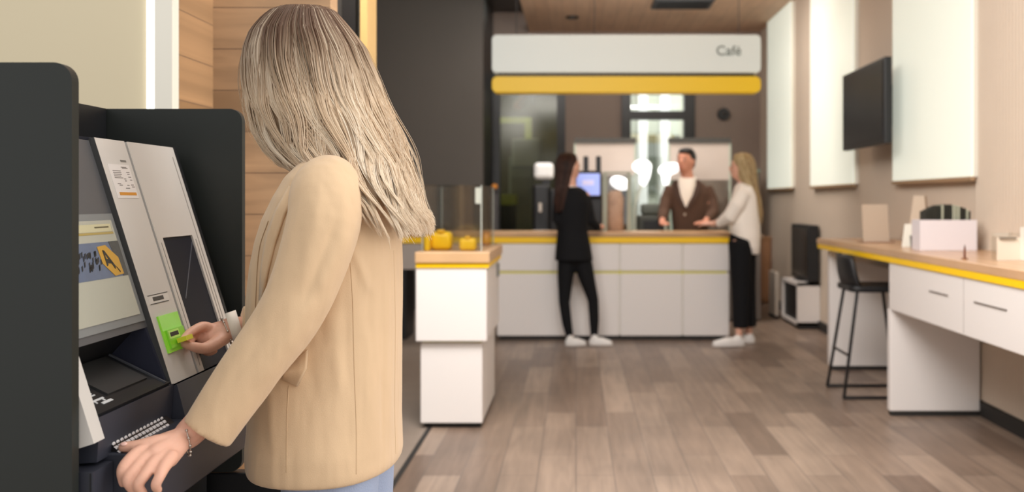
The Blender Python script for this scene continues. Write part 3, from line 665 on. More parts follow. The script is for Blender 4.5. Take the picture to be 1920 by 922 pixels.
obj('footrest', tube(B(), [(1.755,6.41,.28),(1.755,6.79,.28)], .009, 8), m_stm, st, smooth=True)
# things on the desk
dt = .989
t = empty('brochure_holder', (2.15, 5.78, dt), 'white box holder filled with dark brochures on the oak desk', 'holder')
bm = B(); box(bm, 1.99, 2.32, 5.76, 5.765, dt, 1.165); box(bm, 1.99, 2.32, 5.895, 5.90, dt, 1.165); box(bm, 1.99, 1.995, 5.765, 5.895, dt, 1.165); box(bm, 2.315, 2.32, 5.765, 5.895, dt, 1.165); box(bm, 1.995, 2.315, 5.765, 5.895, dt, dt+.004)
obj('box', bm, mat('holder_white', rgb(226,220,224), .45), t)
random.seed(11); cnt = {'dark':0,'pale':0}; ORD = 'first second third fourth fifth sixth seventh eighth ninth tenth eleventh twelfth thirteenth fourteenth'.split()
for i in range(17):
    x = 2.03+i*.0158; tl = .002*math.sin(i); topz = 1.255-abs(i-8)**2*.0006; dark = random.random() > .38
    bm = hexa(B(), [(x,5.78,dt+.005),(x+.006,5.78,dt+.005),(x+.006,5.88,dt+.005),(x,5.88,dt+.005),(x+tl,5.78,topz),(x+.0095+tl,5.78,topz),(x+.0095+tl,5.88,topz),(x+tl,5.88,topz)])
    o = obj('brochure', bm, mat('brochure_dark', rgb(44,46,40), .5) if dark else mat('brochure_pale', rgb(176,180,160), .5), loc=(x,5.83,dt+.005))
    kk = 'dark' if dark else 'pale'; cnt[kk] += 1
    tag(o, '%s %s brochure from the left in the white holder' % (ORD[cnt[kk]-1], kk), 'brochure', 'brochures in the white holder')
t = empty('leaning_board', (2.2, 6.55, dt), 'tall beige leaning display board on the desk beneath the blinds', 'display board')
obj('board', hexa(B(), [(2.17,6.52,dt),(2.31,6.52,dt),(2.31,6.54,dt),(2.17,6.54,dt),(2.24,6.60,1.31),(2.31,6.60,1.31),(2.31,6.62,1.31),(2.24,6.62,1.31)]), mat('board_beige', rgb(206,188,168), .6), t)
obj('edge', hexa(B(), [(2.31,6.52,dt),(2.322,6.52,dt),(2.322,6.56,dt),(2.31,6.56,dt),(2.31,6.60,1.31),(2.322,6.60,1.31),(2.322,6.64,1.31),(2.31,6.64,1.31)]), mat('board_brown', rgb(134,108,84), .6), t)
t = empty('acrylic_stand', (2.1, 6.9, dt), 'pale brown acrylic poster stand on the far end of the desk', 'stand')
obj('sheet', hexa(B(), [(1.98,6.86,dt+.006),(2.16,6.86,dt+.006),(2.16,6.866,dt+.006),(1.98,6.866,dt+.006),(1.98,6.90,1.25),(2.16,6.90,1.25),(2.16,6.906,1.25),(1.98,6.906,1.25)]), mat('sheet_tan', rgb(190,170,150), .4), t)
obj('foot', bx(1.965, 2.18, 6.80, 6.95, dt, dt+.006, .001), mat('foot_brown', rgb(150,116,96), .5), t)
t = empty('card_display', (2.02, 6.2, dt), 'small black and white card display left of the brochure holder', 'card display')
obj('card', hexa(B(), [(2.03,6.2,dt),(2.12,6.2,dt),(2.12,6.205,dt),(2.03,6.205,dt),(2.07,6.27,1.13),(2.13,6.27,1.13),(2.13,6.275,1.13),(2.07,6.275,1.13)]), m_whitew, t)
obj('dark_card', hexa(B(), [(2.07,6.15,dt),(2.115,6.15,dt),(2.115,6.155,dt),(2.07,6.155,dt),(2.07,6.17,1.06),(2.115,6.17,1.06),(2.115,6.175,1.06),(2.07,6.175,1.06)]), m_nearblk, t)
t = empty('pen', (1.92, 4.9, dt), 'upright brown pen standing near the desk edge', 'pen')
obj('barrel', tube(B(), [(1.917,4.91,dt+.006),(1.918,4.912,1.045)], [.006,.005], 10), mat('pen_brown', rgb(110,62,42), .5), t, smooth=True)
obj('foot', tube(B(), [(1.917,4.91,dt),(1.917,4.91,dt+.006)], .016, 14, False), mat('pen_foot', rgb(140,96,64), .5), t)
obj('cap', tube(B(), [(1.918,4.912,1.045),(1.9185,4.913,1.058)], [.0035,.002], 8), m_nearblk, t, smooth=True)
t = empty('card_holder', (2.1, 4.75, dt), 'clear acrylic card holder at the right edge of the photo on the desk', 'card holder')
obj('back_sheet', bx(2.03, 2.19, 4.86, 4.865, dt, 1.12), m_acr, t); obj('front_sheet', bx(2.03, 2.14, 4.80, 4.804, dt, 1.10), mat('cards_white', rgb(222,212,196), .5), t)
obj('rail', bx(2.04, 2.12, 4.79, 4.80, 1.092, 1.10), mat('rail_line', rgb(120,110,100), .5), t); obj('side_post', bx(2.14, 2.155, 4.62, 4.80, dt, 1.15, .002), m_whitew, t)

# ------------------------------------------------------------------ the customer at the machine
me_o = empty('person', (-.50, 2.06, 0), 'woman with long blonde hair in a beige blazer using the cash machine', 'person')
def P3(lst): return [PX(*p) for p in lst]
def finger(bm, pts, radii): tube(bm, pts, radii, 12)
bm = B()
# head, neck and trunk
Rt = Matrix.Rotation(math.radians(-18), 3, 'Y')
ell(bm, (-.575,2.05,1.556), (.093,.070,.105), None, 24); ell(bm, (-.625,2.05,1.525), (.055,.055,.065)); ell(bm, (-.665,2.05,1.545), (.016,.012,.02)); ell(bm, (-.655,2.05,1.508), (.014,.024,.010))
for sgn in (-1,1): ell(bm, (-.565,2.05+sgn*.078,1.55), (.018,.008,.03))
tube(bm, [(-.545,2.06,1.53),(-.50,2.06,1.40),(-.475,2.06,1.30)], [.052,.055,.075], 16)
for z, rx, ry in ((1.26,.085,.13),(1.15,.105,.15),(1.0,.09,.125),(.9,.105,.15)): ell(bm, (-.49,2.06,z), (rx,ry,.11))
# near (left) arm and hand
pp = smooth_path([(-.475,1.955,1.305),PX(605,440,1.86),PX(555,575,1.83),PX(460,705,1.79),PX(352,815,1.765)], 4)
tube(bm, pp, list(np.interp(np.linspace(0,4,len(pp)), range(5), [.030,.038,.038,.035,.0255])), 16)
W = PX(350,817,1.765)
palm = [(W, .0250), (PX(330,828,1.74), .025), (PX(308,842,1.715), .0245), (PX(290,852,1.695), .022)]
for dx, dy, dY, r in ((0,0,0,1), (-12,-8,.010,.85), (14,14,-.012,.85)):
    k_ = [1.0, 1.0, 1.0, 1.0]
    tube(bm, [p[0]+Vector((dx*.0009*min(1,i*.5), dY*min(1,i*.5), -dy*.0009*min(1,i*.5))) for i, p in enumerate(palm)], [p[1]*.80*r for p in palm], 14)
LF = {
 'index':  ([(300,838,1.715),(265,845,1.692),(243,861,1.668),(229,881,1.655),(231,905,1.655)], [.0125,.0118,.0100,.0092,.0075]),
 'middle': ([(305,845,1.708),(273,858,1.682),(253,880,1.658),(239,900,1.646),(252,922,1.650)], [.0130,.0122,.0102,.0095,.0078]),
 'ring':   ([(312,852,1.700),(289,867,1.675),(272,890,1.650),(259,909,1.642),(268,924,1.648)], [.0130,.0120,.0098,.0092,.0076]),
 'pinky':  ([(322,856,1.695),(308,874,1.670),(300,892,1.650),(292,909,1.643),(296,918,1.650)], [.0125,.0112,.0090,.0084,.0074])}
for k, (p, r) in LF.items(): finger(bm, smooth_path(P3(p), 4), list(np.interp(np.linspace(0,4,17), range(5), r)))
finger(bm, smooth_path(P3([(325,826,1.735),(292,830,1.715),(262,836,1.704),(232,838,1.700)]), 4), list(np.interp(np.linspace(0,3,13), range(4), [.016,.014,.0118,.0092])))
# far (right) arm and hand
tube(bm, smooth_path([(-.465,2.22,1.30),(-.48,2.27,1.07),(-.62,2.22,1.0),PX(430,616,2.15)], 4), [.046,.045,.043,.042,.041,.039,.038,.037,.035,.033,.031,.028,.0245], 16)
pts = P3([(432,617,2.15),(415,624,2.14),(398,628,2.135),(388,626,2.135)])
for off in ((0,0,0),(0,.014,.006),(0,-.012,-.010)):
    tube(bm, [p+Vector(off)*min(1,i*.6) for i, p in enumerate(pts)], [.022,.023,.020,.016], 14)
RF = [([(396,616,2.13),(380,612,2.115),(360,621,2.085),(348,631,2.055),(338,641,2.035)], [.012,.0112,.0098,.0088,.0068]),
      ([(398,620,2.145),(382,619,2.135),(362,631,2.105),(355,641,2.075),(347,648,2.05)], [.012,.0115,.0100,.0090,.0070]),
      ([(400,628,2.155),(387,630,2.15),(369,644,2.13),(374,655,2.11),(386,657,2.11)], [.012,.0112,.0096,.0088,.0074]),
      ([(404,636,2.16),(394,642,2.155),(384,656,2.145),(392,661,2.135),(402,658,2.135)], [.011,.0100,.0086,.0080,.0068]),
      ([(418,632,2.125),(402,645,2.095),(382,653,2.070),(364,650,2.050),(345,645,2.035)], [.016,.0145,.0120,.0105,.0078])]
for p, r in RF: finger(bm, smooth_path(P3(p), 4), list(np.interp(np.linspace(0,4,17), range(5), r)))
# hips and legs
ell(bm, (-.49,2.06,.86), (.11,.165,.12))
for sgn in (-1,1):
    tube(bm, [(-.49,2.06+sgn*.085,.84),(-.48,2.06+sgn*.09,.47),(-.47,2.06+sgn*.09,.08)], [.088,.058,.04], 14); ell(bm, (-.53,2.06+sgn*.09,.045), (.11,.042,.04))
body = blob('body', bm, .0027, m_skin, me_o, smooth=3)
# nails
def nail(p, d, n, r=.0052, parent=body):
    bm = B(); ell(bm, (0,0,0), (r*1.15, r*.85, .0016), None, 12)
    z = n.normalized(); x = (d-z*d.dot(z)).normalized(); y = z.cross(x)
    M = Matrix((x, y, z)).transposed().to_4x4(); M.translation = p
    bmesh.ops.transform(bm, matrix=M, verts=bm.verts)
    return obj('fingernail', bm, mat('nail', rgb(236,190,176), .25, coat=.5), parent, smooth=True)
tp = PX(236,838,1.700); nail(tp+Vector((-.001,-.006,.0072)), Vector((-1,0,0)), Vector((0,-.6,.8)))
tp = PX(341,640,2.035); nail(tp+Vector((-.002,-.004,.0060)), Vector((-1,-.2,-.4)), Vector((-.2,-.5,.8)), .0042)
# jeans
bm = B(); ell(bm, (-.49,2.06,.84), (.122,.175,.13))
for sgn in (-1,1): tube(bm, [(-.49,2.06+sgn*.085,.82),(-.48,2.06+sgn*.09,.47),(-.47,2.06+sgn*.09,.10)], [.103,.078,.07], 16, False)
blob('jeans', bm, .007, m_jeans, me_o, smooth=4)
for sgn in (-1,1):
    bm = B(); ell(bm, (-.53,2.06+sgn*.09,.045), (.125,.048,.044)); ell(bm, (-.46,2.06+sgn*.09,.07), (.05,.045,.05)); blob('shoe', bm, .006, m_shoe, me_o)
# blazer : trunk section by section, then the sleeves
BS = 906.0; BY = 2.06
def bl(py, xl, xr, hy, yc=BY, e=2.4):
    z = H-(py-VY)/BS; c = ((xl+xr)/2-VX)/BS; rx = (xr-xl)/2/BS; ring = []
    for k in range(48):
        a = 2*math.pi*k/48; ca, sa = math.cos(a), math.sin(a)
        ring.append((c+rx*math.copysign(abs(ca)**(2/e), ca), yc+hy*math.copysign(abs(sa)**(2/e), sa), z))
    return ring
BR = [(296,590,668,.10),(312,572,690,.155),(335,552,706,.185),(370,530,722,.198),(410,508,738,.198),(450,494,748,.192),(500,483,750,.186),(560,476,750,.182),(620,476,749,.182),(700,480,748,.192),(780,481,747,.205),(820,479,748,.213),(848,480,749,.214),(860,482,747,.213),(865,488,742,.211)]
rings = [bl(*r) for r in BR]
# hem dips to the back middle
bm = B(); ring_loft(bm, [ [Vector(p) for p in r] for r in rings])
def arm_path(pts, rad, n=5):
    sp = smooth_path([(*p, r) for p, r in zip(pts, rad)], n); return [Vector(q[:3]) for q in sp], [float(q[3]) for q in sp]
LA = [Vector((-.475,1.945,1.320)), Vector((-.474,1.892,1.297)), PX(607,420,1.855), PX(572,530,1.83), PX(535,605,1.815), PX(460,706,1.79), PX(387,812,1.768)]
lp, lr = arm_path(LA, [.050,.066,.068,.062,.059,.053,.0465])
RA = [Vector((-.470,2.20,1.335)), Vector((-.475,2.245,1.28)), Vector((-.48,2.27,1.17)), Vector((-.50,2.27,1.08)), Vector((-.56,2.24,1.025)), Vector((-.66,2.19,1.005)), PX(452,608,2.16)]
rp, rr_ = arm_path(RA, [.058,.068,.064,.060,.056,.046,.040])
FOLDS = [(548,360,512,470,6,-.003),(690,600,705,880,16,.003),(655,450,700,560,10,.004),(640,480,600,600,8,-.003),(700,470,690,640,9,-.0025),(728,470,732,860,9,.0025),(715,480,718,870,6,-.002),
 (575,640,610,900,14,-.002),(600,740,590,890,12,.002),(500,600,512,870,9,.003),(490,440,480,640,8,-.003),(620,560,640,760,14,.0025),(650,520,655,880,10,-.002)]
def folds(me):
    n = len(me.vertices); co = np.empty(n*3); me.vertices.foreach_get('co', co); co = co.reshape(-1,3)
    no = np.array([v.normal[:] for v in me.vertices])
    x, y, z = co.T
    px = VX + x*F/y; py = VY - (z-H)*F/y       # used only as convenient body-side coordinates
    d = np.zeros(n); near = y < 2.1
    def ridge(x0,y0,x1,y1,wd,amp,fade=.25):
        L = math.hypot(x1-x0,y1-y0); ux,uy=(x1-x0)/L,(y1-y0)/L
        t = ((px-x0)*ux+(py-y0)*uy)/L; q = (px-x0)*(-uy)+(py-y0)*ux
        e = np.clip(np.minimum(t, 1-t)/fade, 0, 1); e = e*e*(3-2*e)
        return amp*np.exp(-(q/wd)**2)*e
    for a in FOLDS:
        d += ridge(*a)*near
    d += .0007*np.sin(x*38+z*16+2*np.sin(z*9))*np.sin(y*21+z*7)
    co += no*d[:,None]
    me.vertices.foreach_set('co', co.ravel()); me.update()
blz = blob('blazer', bm, .0045, m_blaz, me_o, smooth=4, deform=folds)
FOLDS = [(625,560,500,760,9,-.003),(600,540,470,740,14,.003),(545,560,400,760,10,-.0018),(655,430,590,560,12,.003),(638,400,560,590,9,-.003),(600,330,560,560,16,.003),(648,340,640,470,10,.002)]
slv = blob('sleeve', tube(B(), lp, lr, 32, False), .0045, m_blaz, blz, smooth=3, deform=folds)
FOLDS = []
blob('sleeve', tube(B(), rp, rr_, 28, False), .0045, m_blaz, blz, smooth=3)
_v = []; _f = []
for o_ in (blz,):
    b0 = len(_v); _v += [v.co + Vector(me_o.location) for v in o_.data.vertices]; _f += [[b0+q for q in p.vertices] for p in o_.data.polygons]
bv = BVHTree.FromPolygons(_v, _f)
def hit(px, py, off=0):
    o_ = Vector((0,0,H)); d_ = (PX(px,py,2)-o_).normalized(); h = bv.ray_cast(o_, d_)
    if h[0] is None: return None
    n = h[1] if h[1].dot(d_) < 0 else -h[1]
    return h[0]+n*off
def seam(pts, r=.0011, m=None, off=-.0003, name='seam'):
    q = [hit(*p, off) for p in [tuple(x) for x in smooth_path(pts, 6)]]; q = [a for a in q if a is not None]
    return obj(name, tube(B(), q, r, 6), m or m_seam, blz, smooth=True)

m_seam = mat('seam_thread', rgb(200,170,136), .9, spec=.1)
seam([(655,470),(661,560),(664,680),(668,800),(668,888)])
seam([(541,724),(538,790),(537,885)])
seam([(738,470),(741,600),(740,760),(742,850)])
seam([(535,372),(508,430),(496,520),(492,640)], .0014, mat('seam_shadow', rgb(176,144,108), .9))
def patch(name, poly, off, th, m, rows=8):
    """cloth flap lying on the blazer: poly = left and right edge point lists of equal length"""
    L, R = poly; bm = B(); top = []; bot = []
    for (a, b) in zip(L, R):
        tr_, br_ = [], []
        for k in range(rows+1):
            t = k/rows; h_ = hit(a[0]+(b[0]-a[0])*t, a[1]+(b[1]-a[1])*t, off)
            h2 = hit(a[0]+(b[0]-a[0])*t, a[1]+(b[1]-a[1])*t, off+th)
            tr_.append(bm.verts.new(h2)); br_.append(bm.verts.new(h_))
        top.append(tr_); bot.append(br_)
    n = len(top)
    for i in range(n-1):
        for k in range(rows):
            bm.faces.new([top[i][k],top[i][k+1],top[i+1][k+1],top[i+1][k]]); bm.faces.new([bot[i][k],bot[i+1][k],bot[i+1][k+1],bot[i][k+1]])
    for i in range(n-1):
        bm.faces.new([top[i][0],top[i+1][0],bot[i+1][0],bot[i][0]]); bm.faces.new([top[i][rows],bot[i][rows],bot[i+1][rows],top[i+1][rows]])
    for k in range(rows):
        bm.faces.new([top[0][k],bot[0][k],bot[0][k+1],top[0][k+1]]); bm.faces.new([top[-1][k],top[-1][k+1],bot[-1][k+1],bot[-1][k]])
    return obj(name, bm, m, blz, smooth=True)
seam([(503,415),(486,470),(480,560),(478,640),(480,700)], .0015, mat('edge_piping', rgb(158,126,92), .9), -.0002, 'front_edge')  # narrow darker brown piping along the blazer front
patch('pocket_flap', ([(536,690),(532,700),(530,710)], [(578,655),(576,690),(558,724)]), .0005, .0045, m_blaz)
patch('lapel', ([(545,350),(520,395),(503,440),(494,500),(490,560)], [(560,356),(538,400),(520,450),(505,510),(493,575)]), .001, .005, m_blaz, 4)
# white shirt cuff at the far wrist
bm = B(); tube(bm, [PX(450,609,2.16),PX(430,615,2.152)], [.034,.033], 24, False); obj('shirt_cuff', bm, m_whitecl, me_o, smooth=True)
# bracelets
def ringchain(name, c, axis, rad, wire, beads, br, lab):
    t = empty(name, c, lab, 'bracelet'); axis = axis.normalized(); u = axis.orthogonal().normalized(); v_ = axis.cross(u)
    pts = [c+u*rad*math.cos(a)+v_*rad*math.sin(a) for a in np.linspace(0, 2*math.pi, 40)]
    obj('band', tube(B(), pts, wire, 6, False), m_silver, t, smooth=True)
    for k in range(beads):
        a = 2*math.pi*k/beads; obj('bead', ell(B(), c+u*rad*math.cos(a)*1.03+v_*rad*math.sin(a)*1.03, (br,br,br), None, 10), m_silver, t, smooth=True)
ax = PX(387,812,1.768)-PX(330,828,1.74)
ringchain('bracelet', PX(348,822,1.763), ax, .0295, .0013, 14, .0030, 'thin silver beaded bracelet on the wrist over the keypad')
ax2 = PX(430,616,2.15)-PX(400,628,2.135)
ringchain('bracelet', PX(424,620,2.148), ax2, .0275, .0014, 8, .0030, 'fine silver bracelet on the wrist reaching for the card slot')
# bank card in the fingers
t = empty('bank_card', PX(340,642,2.03), 'small yellow bank card pinched between the fingertips', 'card')
obj('card', slab(B(), 2.01, 2.045, .988, .997, .011, .03), mat('card_yellow', rgb(226,224,60), .35), t)

# ---- hair
HS = 910.0; HY = 2.05
HT = np.array([ # py, xl, xr, half depth
 (10,540,596,.016),(14,524,610,.030),(22,506,628,.046),(38,490,642,.061),(60,473,660,.077),(90,462,682,.089),(120,459,694,.095),(150,461,706,.099),(200,468,724,.101),(250,484,744,.103),
 (285,503,756,.112),(310,528,764,.128),(330,560,770,.150),(355,600,780,.172),(380,645,784,.182),(410,678,788,.180),(440,705,790,.172)], float)
def hair_pt(py, phi, sc_=1.0):
    xl, xr, hy = [np.interp(py, HT[:,0], HT[:,k]) for k in (1,2,3)]
    cx, rx = (xl+xr)/2, (xr-xl)/2
    return np.array([(cx+rx*sc_*math.cos(phi)-VX)/HS, HY+hy*sc_*math.sin(phi), H-(py-VY)/HS])
def strand_mesh(paths, radii, seg=4):
    V, Fc, R = [], [], []; base = 0
    for P, r, rnd in zip(paths, radii, range(len(paths))):
        P = np.array(P); n = len(P); T = np.gradient(P, axis=0); T /= np.linalg.norm(T, axis=1)[:,None]+1e-9
        up = np.array([.3,-1,.2]); U = np.cross(T, up); U /= np.linalg.norm(U, axis=1)[:,None]+1e-9; W_ = np.cross(T, U)
        rr = np.array(r)[:,None]
        for k in range(seg):
            a = 2*math.pi*k/seg; V.append(P+U*rr*math.cos(a)+W_*rr*math.sin(a)*.6)
        idx = lambda i,k: base+k*n+i
        for i in range(n-1):
            for k in range(seg): k2=(k+1)%seg; Fc.append((idx(i,k),idx(i,k2),idx(i+1,k2),idx(i+1,k)))
        R += [(rnd, n*seg)]; base += n*seg
    return np.concatenate(V), Fc, R
def hair_material(name, cols, rootcol, rough=.42):
    m = bpy.data.materials.new(name); m.use_nodes = True; nt = m.node_tree; b = nt.nodes['Principled BSDF']
    at = nt.nodes.new('ShaderNodeAttribute'); at.attribute_name = 'tone'; sp = nt.nodes.new('ShaderNodeSeparateColor'); nt.links.new(at.outputs['Color'], sp.inputs[0])
    cr = nt.nodes.new('ShaderNodeValToRGB'); cr.color_ramp.elements[0].color = cols[0]; cr.color_ramp.elements[1].color = cols[-1]
    for i, c in enumerate(cols[1:-1]): e = cr.color_ramp.elements.new((i+1)/(len(cols)-1)); e.color = c
    nt.links.new(sp.outputs[0], cr.inputs[0])
    mx = nt.nodes.new('ShaderNodeMix'); mx.data_type = 'RGBA'; nt.links.new(sp.outputs[1], mx.inputs[0]); nt.links.new(cr.outputs[0], mx.inputs[6]); mx.inputs[7].default_value = rootcol
    nt.links.new(mx.outputs[2], b.inputs['Base Color']); b.inputs['Roughness'].default_value = rough; b.inputs['Specular IOR Level'].default_value = .45
    return m
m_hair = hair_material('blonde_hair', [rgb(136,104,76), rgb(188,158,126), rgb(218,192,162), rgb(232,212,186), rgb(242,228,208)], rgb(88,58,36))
def make_hair(N=5600, nclump=170):
    rs = np.random.RandomState(4); paths = []; radii = []; tones = []
    clumps = []
    for c in range(nclump):
        phi = rs.uniform(0, 2*math.pi)
        clumps.append(dict(phi=phi, sc=rs.choice([rs.uniform(.92,1.03), rs.uniform(.78,.95)], p=[.75,.25]), ph=rs.uniform(0,6.28), amp=rs.uniform(.5,1.2), tone=rs.uniform(.2,1), ln=rs.uniform(-1,1)))
    for i in range(N):
        c = clumps[rs.randint(nclump)]
        phi0 = c['phi']+rs.normal(0,.10)
        fr_ = math.cos(c['phi'])            # -1 front .. 1 back
        if fr_ < -.62: yend = 318+c['ln']*14+rs.normal(0,4)
        else: yend = np.interp(fr_, [-.62,0,.6,1], [372,420,432,428])+c['ln']*14+rs.normal(0,7)
        ystart = 12+abs(rs.normal(0,3))
        n = 30; P = []; rad = []
        scl = c['sc']*rs.uniform(.965,1.012)
        ph2 = rs.uniform(0,6.28); fly = rs.rand() < .05
        for k in range(n):
            t = k/(n-1); te = t**1.15; py = ystart+(yend-ystart)*te
            q = min(1, max(0, (py-70)/240))
            phi = phi0+(c['phi']-phi0)*.80*q**1.1
            wv = c['amp']*(.12*q)*math.sin(py/30.0+c['ph'])+.012*q*math.sin(py/19.0+ph2)
            p = hair_pt(py, phi+wv, scl+(.055*q*math.sin(py/33.0+c['ph']*1.7)))
            if fly: p = p+np.array([.022*q*math.cos(phi), .012*q*math.sin(phi), 0])*math.sin(t*3)
            if fr_ > .35 and t > .82:           # tips flick outwards
                e = (t-.82)/.18; fl = e*e*.026*(.2+c['amp'])*(fr_-.2)
                p = p+np.array([fl, 0, fl*1.1*max(-.2,c['ln'])])
            P.append(p); rad.append((.0014 if not fly else .00045)*(1-.80*max(0,t-.55)/.45)*(.6+.4*min(1,t*8)))
        paths.append(P); radii.append(rad); tones.append(np.clip(c['tone']*.55+rs.uniform(0,.38), 0, 1))
    V, Fc, R = strand_mesh(paths, radii)
    me = bpy.data.meshes.new('hair'); me.from_pydata(V.tolist(), [], Fc)
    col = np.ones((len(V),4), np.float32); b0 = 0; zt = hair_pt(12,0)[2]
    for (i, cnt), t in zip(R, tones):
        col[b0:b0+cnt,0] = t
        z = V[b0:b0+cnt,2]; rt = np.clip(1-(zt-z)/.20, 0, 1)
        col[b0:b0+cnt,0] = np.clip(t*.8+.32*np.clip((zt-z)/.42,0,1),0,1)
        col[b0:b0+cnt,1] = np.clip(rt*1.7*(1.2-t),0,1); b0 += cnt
    a = me.color_attributes.new('tone', 'FLOAT_COLOR', 'POINT'); a.data.foreach_set('color', col.ravel())
    return me
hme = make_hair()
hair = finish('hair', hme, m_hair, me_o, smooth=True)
# underlayer so that no scalp shows
rings = []
for py in list(range(14, 392, 12)):
    rings.append([Vector(hair_pt(py, 2*math.pi*k/40, np.interp(py,[280,340,390],[.90,.84,.70]))) for k in range(40)])
ume = bpy.data.meshes.new('u'); ub = ring_loft(B(), rings); bmesh.ops.recalc_face_normals(ub, faces=ub.faces); ub.to_mesh(ume); ub.free()
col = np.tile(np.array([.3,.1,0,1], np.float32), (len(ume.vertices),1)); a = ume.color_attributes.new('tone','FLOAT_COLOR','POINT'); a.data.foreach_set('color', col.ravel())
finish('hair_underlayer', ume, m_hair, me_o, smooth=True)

# ------------------------------------------------------------------ people at the counter
def person(label, base): return empty('person', base, label, 'person')
def head_prims(bm, c, face, s=1.0):
    """c head centre, face unit direction on the floor plane"""
    f = Vector((face[0], face[1], 0)).normalized(); c = Vector(c); r = Vector((-f.y, f.x, 0)); R3 = Matrix((f, r, Vector((0,0,1)))).transposed()
    ell(bm, c, (.092*s,.074*s,.115*s), R3, 20); ell(bm, c+f*.035*s-Vector((0,0,.055*s)), (.055*s,.052*s,.06*s), R3)
    ell(bm, c+f*.096*s-Vector((0,0,.014*s)), (.017*s,.012*s,.022*s), R3); ell(bm, c+f*.083*s-Vector((0,0,.052*s)), (.012*s,.024*s,.010*s), R3)
    for q in (-1,1): ell(bm, c+r*q*.075*s-f*.005-Vector((0,0,.008)), (.018*s,.009*s,.03*s), R3)
    return f, r, R3
def face_bits(par, c, face, s=1.0, browcol=(60,40,30)):
    f = Vector((face[0], face[1], 0)).normalized(); c = Vector(c); r = Vector((-f.y, f.x, 0))
    for q in (-1,1):
        obj('eye', ell(B(), c+f*.078*s+r*q*.03*s+Vector((0,0,.006)), (.010,.010,.007), None, 10), mat('eye_dark', rgb(50,36,30), .3), par, smooth=True)
        obj('eyebrow', tube(B(), [c+f*.084*s+r*q*.018*s+Vector((0,0,.024)), c+f*.074*s+r*q*.042*s+Vector((0,0,.026))], .004, 6), mat('brow_%d'%browcol[0], rgb(*browcol), .7), par, smooth=True)
    obj('mouth', tube(B(), [c+f*.094*s-r*.018*s-Vector((0,0,.052*s)), c+f*.094*s+r*.018*s-Vector((0,0,.052*s))], .0045, 6), mat('lips', rgb(176,96,84), .5), par, smooth=True)
def hand_prims(bm, w, d, up, s=1.0, curl=.35):
    d = d.normalized(); side = d.cross(up).normalized(); up = side.cross(d).normalized()
    for q in (-.022, 0, .022): tube(bm, [w, w+d*.05+side*q, w+d*.085+side*q], [.020*s,.018*s,.014*s], 8)
    for q, L in ((-.030,.060),(-.010,.075),(.010,.072),(.029,.055)):
        a = w+d*.085+side*q; tube(bm, [a, a+d*L*.5-up*L*.12*curl*2, a+d*L*.85-up*L*.5*curl*2], [.0098*s,.0088*s,.007*s], 8)
    tube(bm, [w+d*.02-side*.02, w+d*.05-side*.048, w+d*.085-side*.052-up*.008], [.014*s,.012*s,.0088*s], 8)
def shoe(par, heel, toe, m, r=.042):
    heel = Vector(heel); toe = Vector(toe); d = toe-heel; bm = B()
    ell(bm, heel+d*.12+Vector((0,0,.05)), (r*.9,r*.9,.05)); tube(bm, [heel+Vector((0,0,.035)), heel+d*.55+Vector((0,0,.036)), toe+Vector((0,0,.026))], [r*.8,r*.95,r*.62], 14)
    def flat(me):
        for v in me.vertices:
            if v.co.z < .004: v.co.z = .004
    o = blob('shoe', bm, .008, m, par, smooth=3, deform=flat)
    b = B(); tube(b, [heel+Vector((0,0,.008)), heel+d*.55+Vector((0,0,.008)), toe+Vector((0,0,.008))], [r*.85,r*.98,r*.66], 14, True, (Vector((0,0,1)), .18)); obj('sole', b, mat('sole_white', rgb(222,216,210), .6), o)
def long_hair(par, c, rings_, m, n=500, seed=2, flat=.9):
    """rings_: (dz below head centre, x offset, y offset, rx, ry); strands over a core"""
    rs = np.random.RandomState(seed); T = np.array(rings_, float); c = np.array(c); paths=[]; rad=[]; tones=[]
    for i in range(n):
        phi = rs.uniform(0,2*math.pi); sc_ = rs.uniform(.86,1.02); e = rs.uniform(.88,1.0); P=[]; r_=[]; ph = rs.uniform(0,6)
        for k in range(18):
            u = k/17*e; q = u*(len(T)-1); v4 = [np.interp(q, range(len(T)), T[:,j]) for j in range(5)]
            P.append(c+np.array([v4[1]+v4[3]*sc_*math.cos(phi+.08*math.sin(q*2+ph)), v4[2]+v4[4]*sc_*math.sin(phi+.08*math.sin(q*2+ph)), v4[0]])); r_.append(.0042*(1-.6*u))
        paths.append(P); rad.append(r_); tones.append(rs.uniform(0,1))
    V, Fc, R = strand_mesh(paths, rad, 3); me = bpy.data.meshes.new('h'); me.from_pydata(V.tolist(), [], Fc)
    col = np.zeros((len(V),4), np.float32); col[:,3]=1; b0=0
    for (i,cnt), t in zip(R, tones): col[b0:b0+cnt,0]=t; b0+=cnt
    a = me.color_attributes.new('tone','FLOAT_COLOR','POINT'); a.data.foreach_set('color', col.ravel())
    h = finish('hair', me, m, par, smooth=True)
    rr = [[Vector(c)+Vector((x+rx*.86*math.cos(2*math.pi*k/20), y+ry*.86*math.sin(2*math.pi*k/20), z)) for k in range(20)] for z,x,y,rx,ry in rings_]
    u = bpy.data.meshes.new('u'); ub = ring_loft(B(), rr); bmesh.ops.recalc_face_normals(ub, faces=ub.faces); ub.to_mesh(u); ub.free()
    col = np.tile(np.array([.2,0,0,1],np.float32),(len(u.vertices),1)); a = u.color_attributes.new('tone','FLOAT_COLOR','POINT'); a.data.foreach_set('color', col.ravel())
    finish('hair_core', u, m, h, smooth=True)

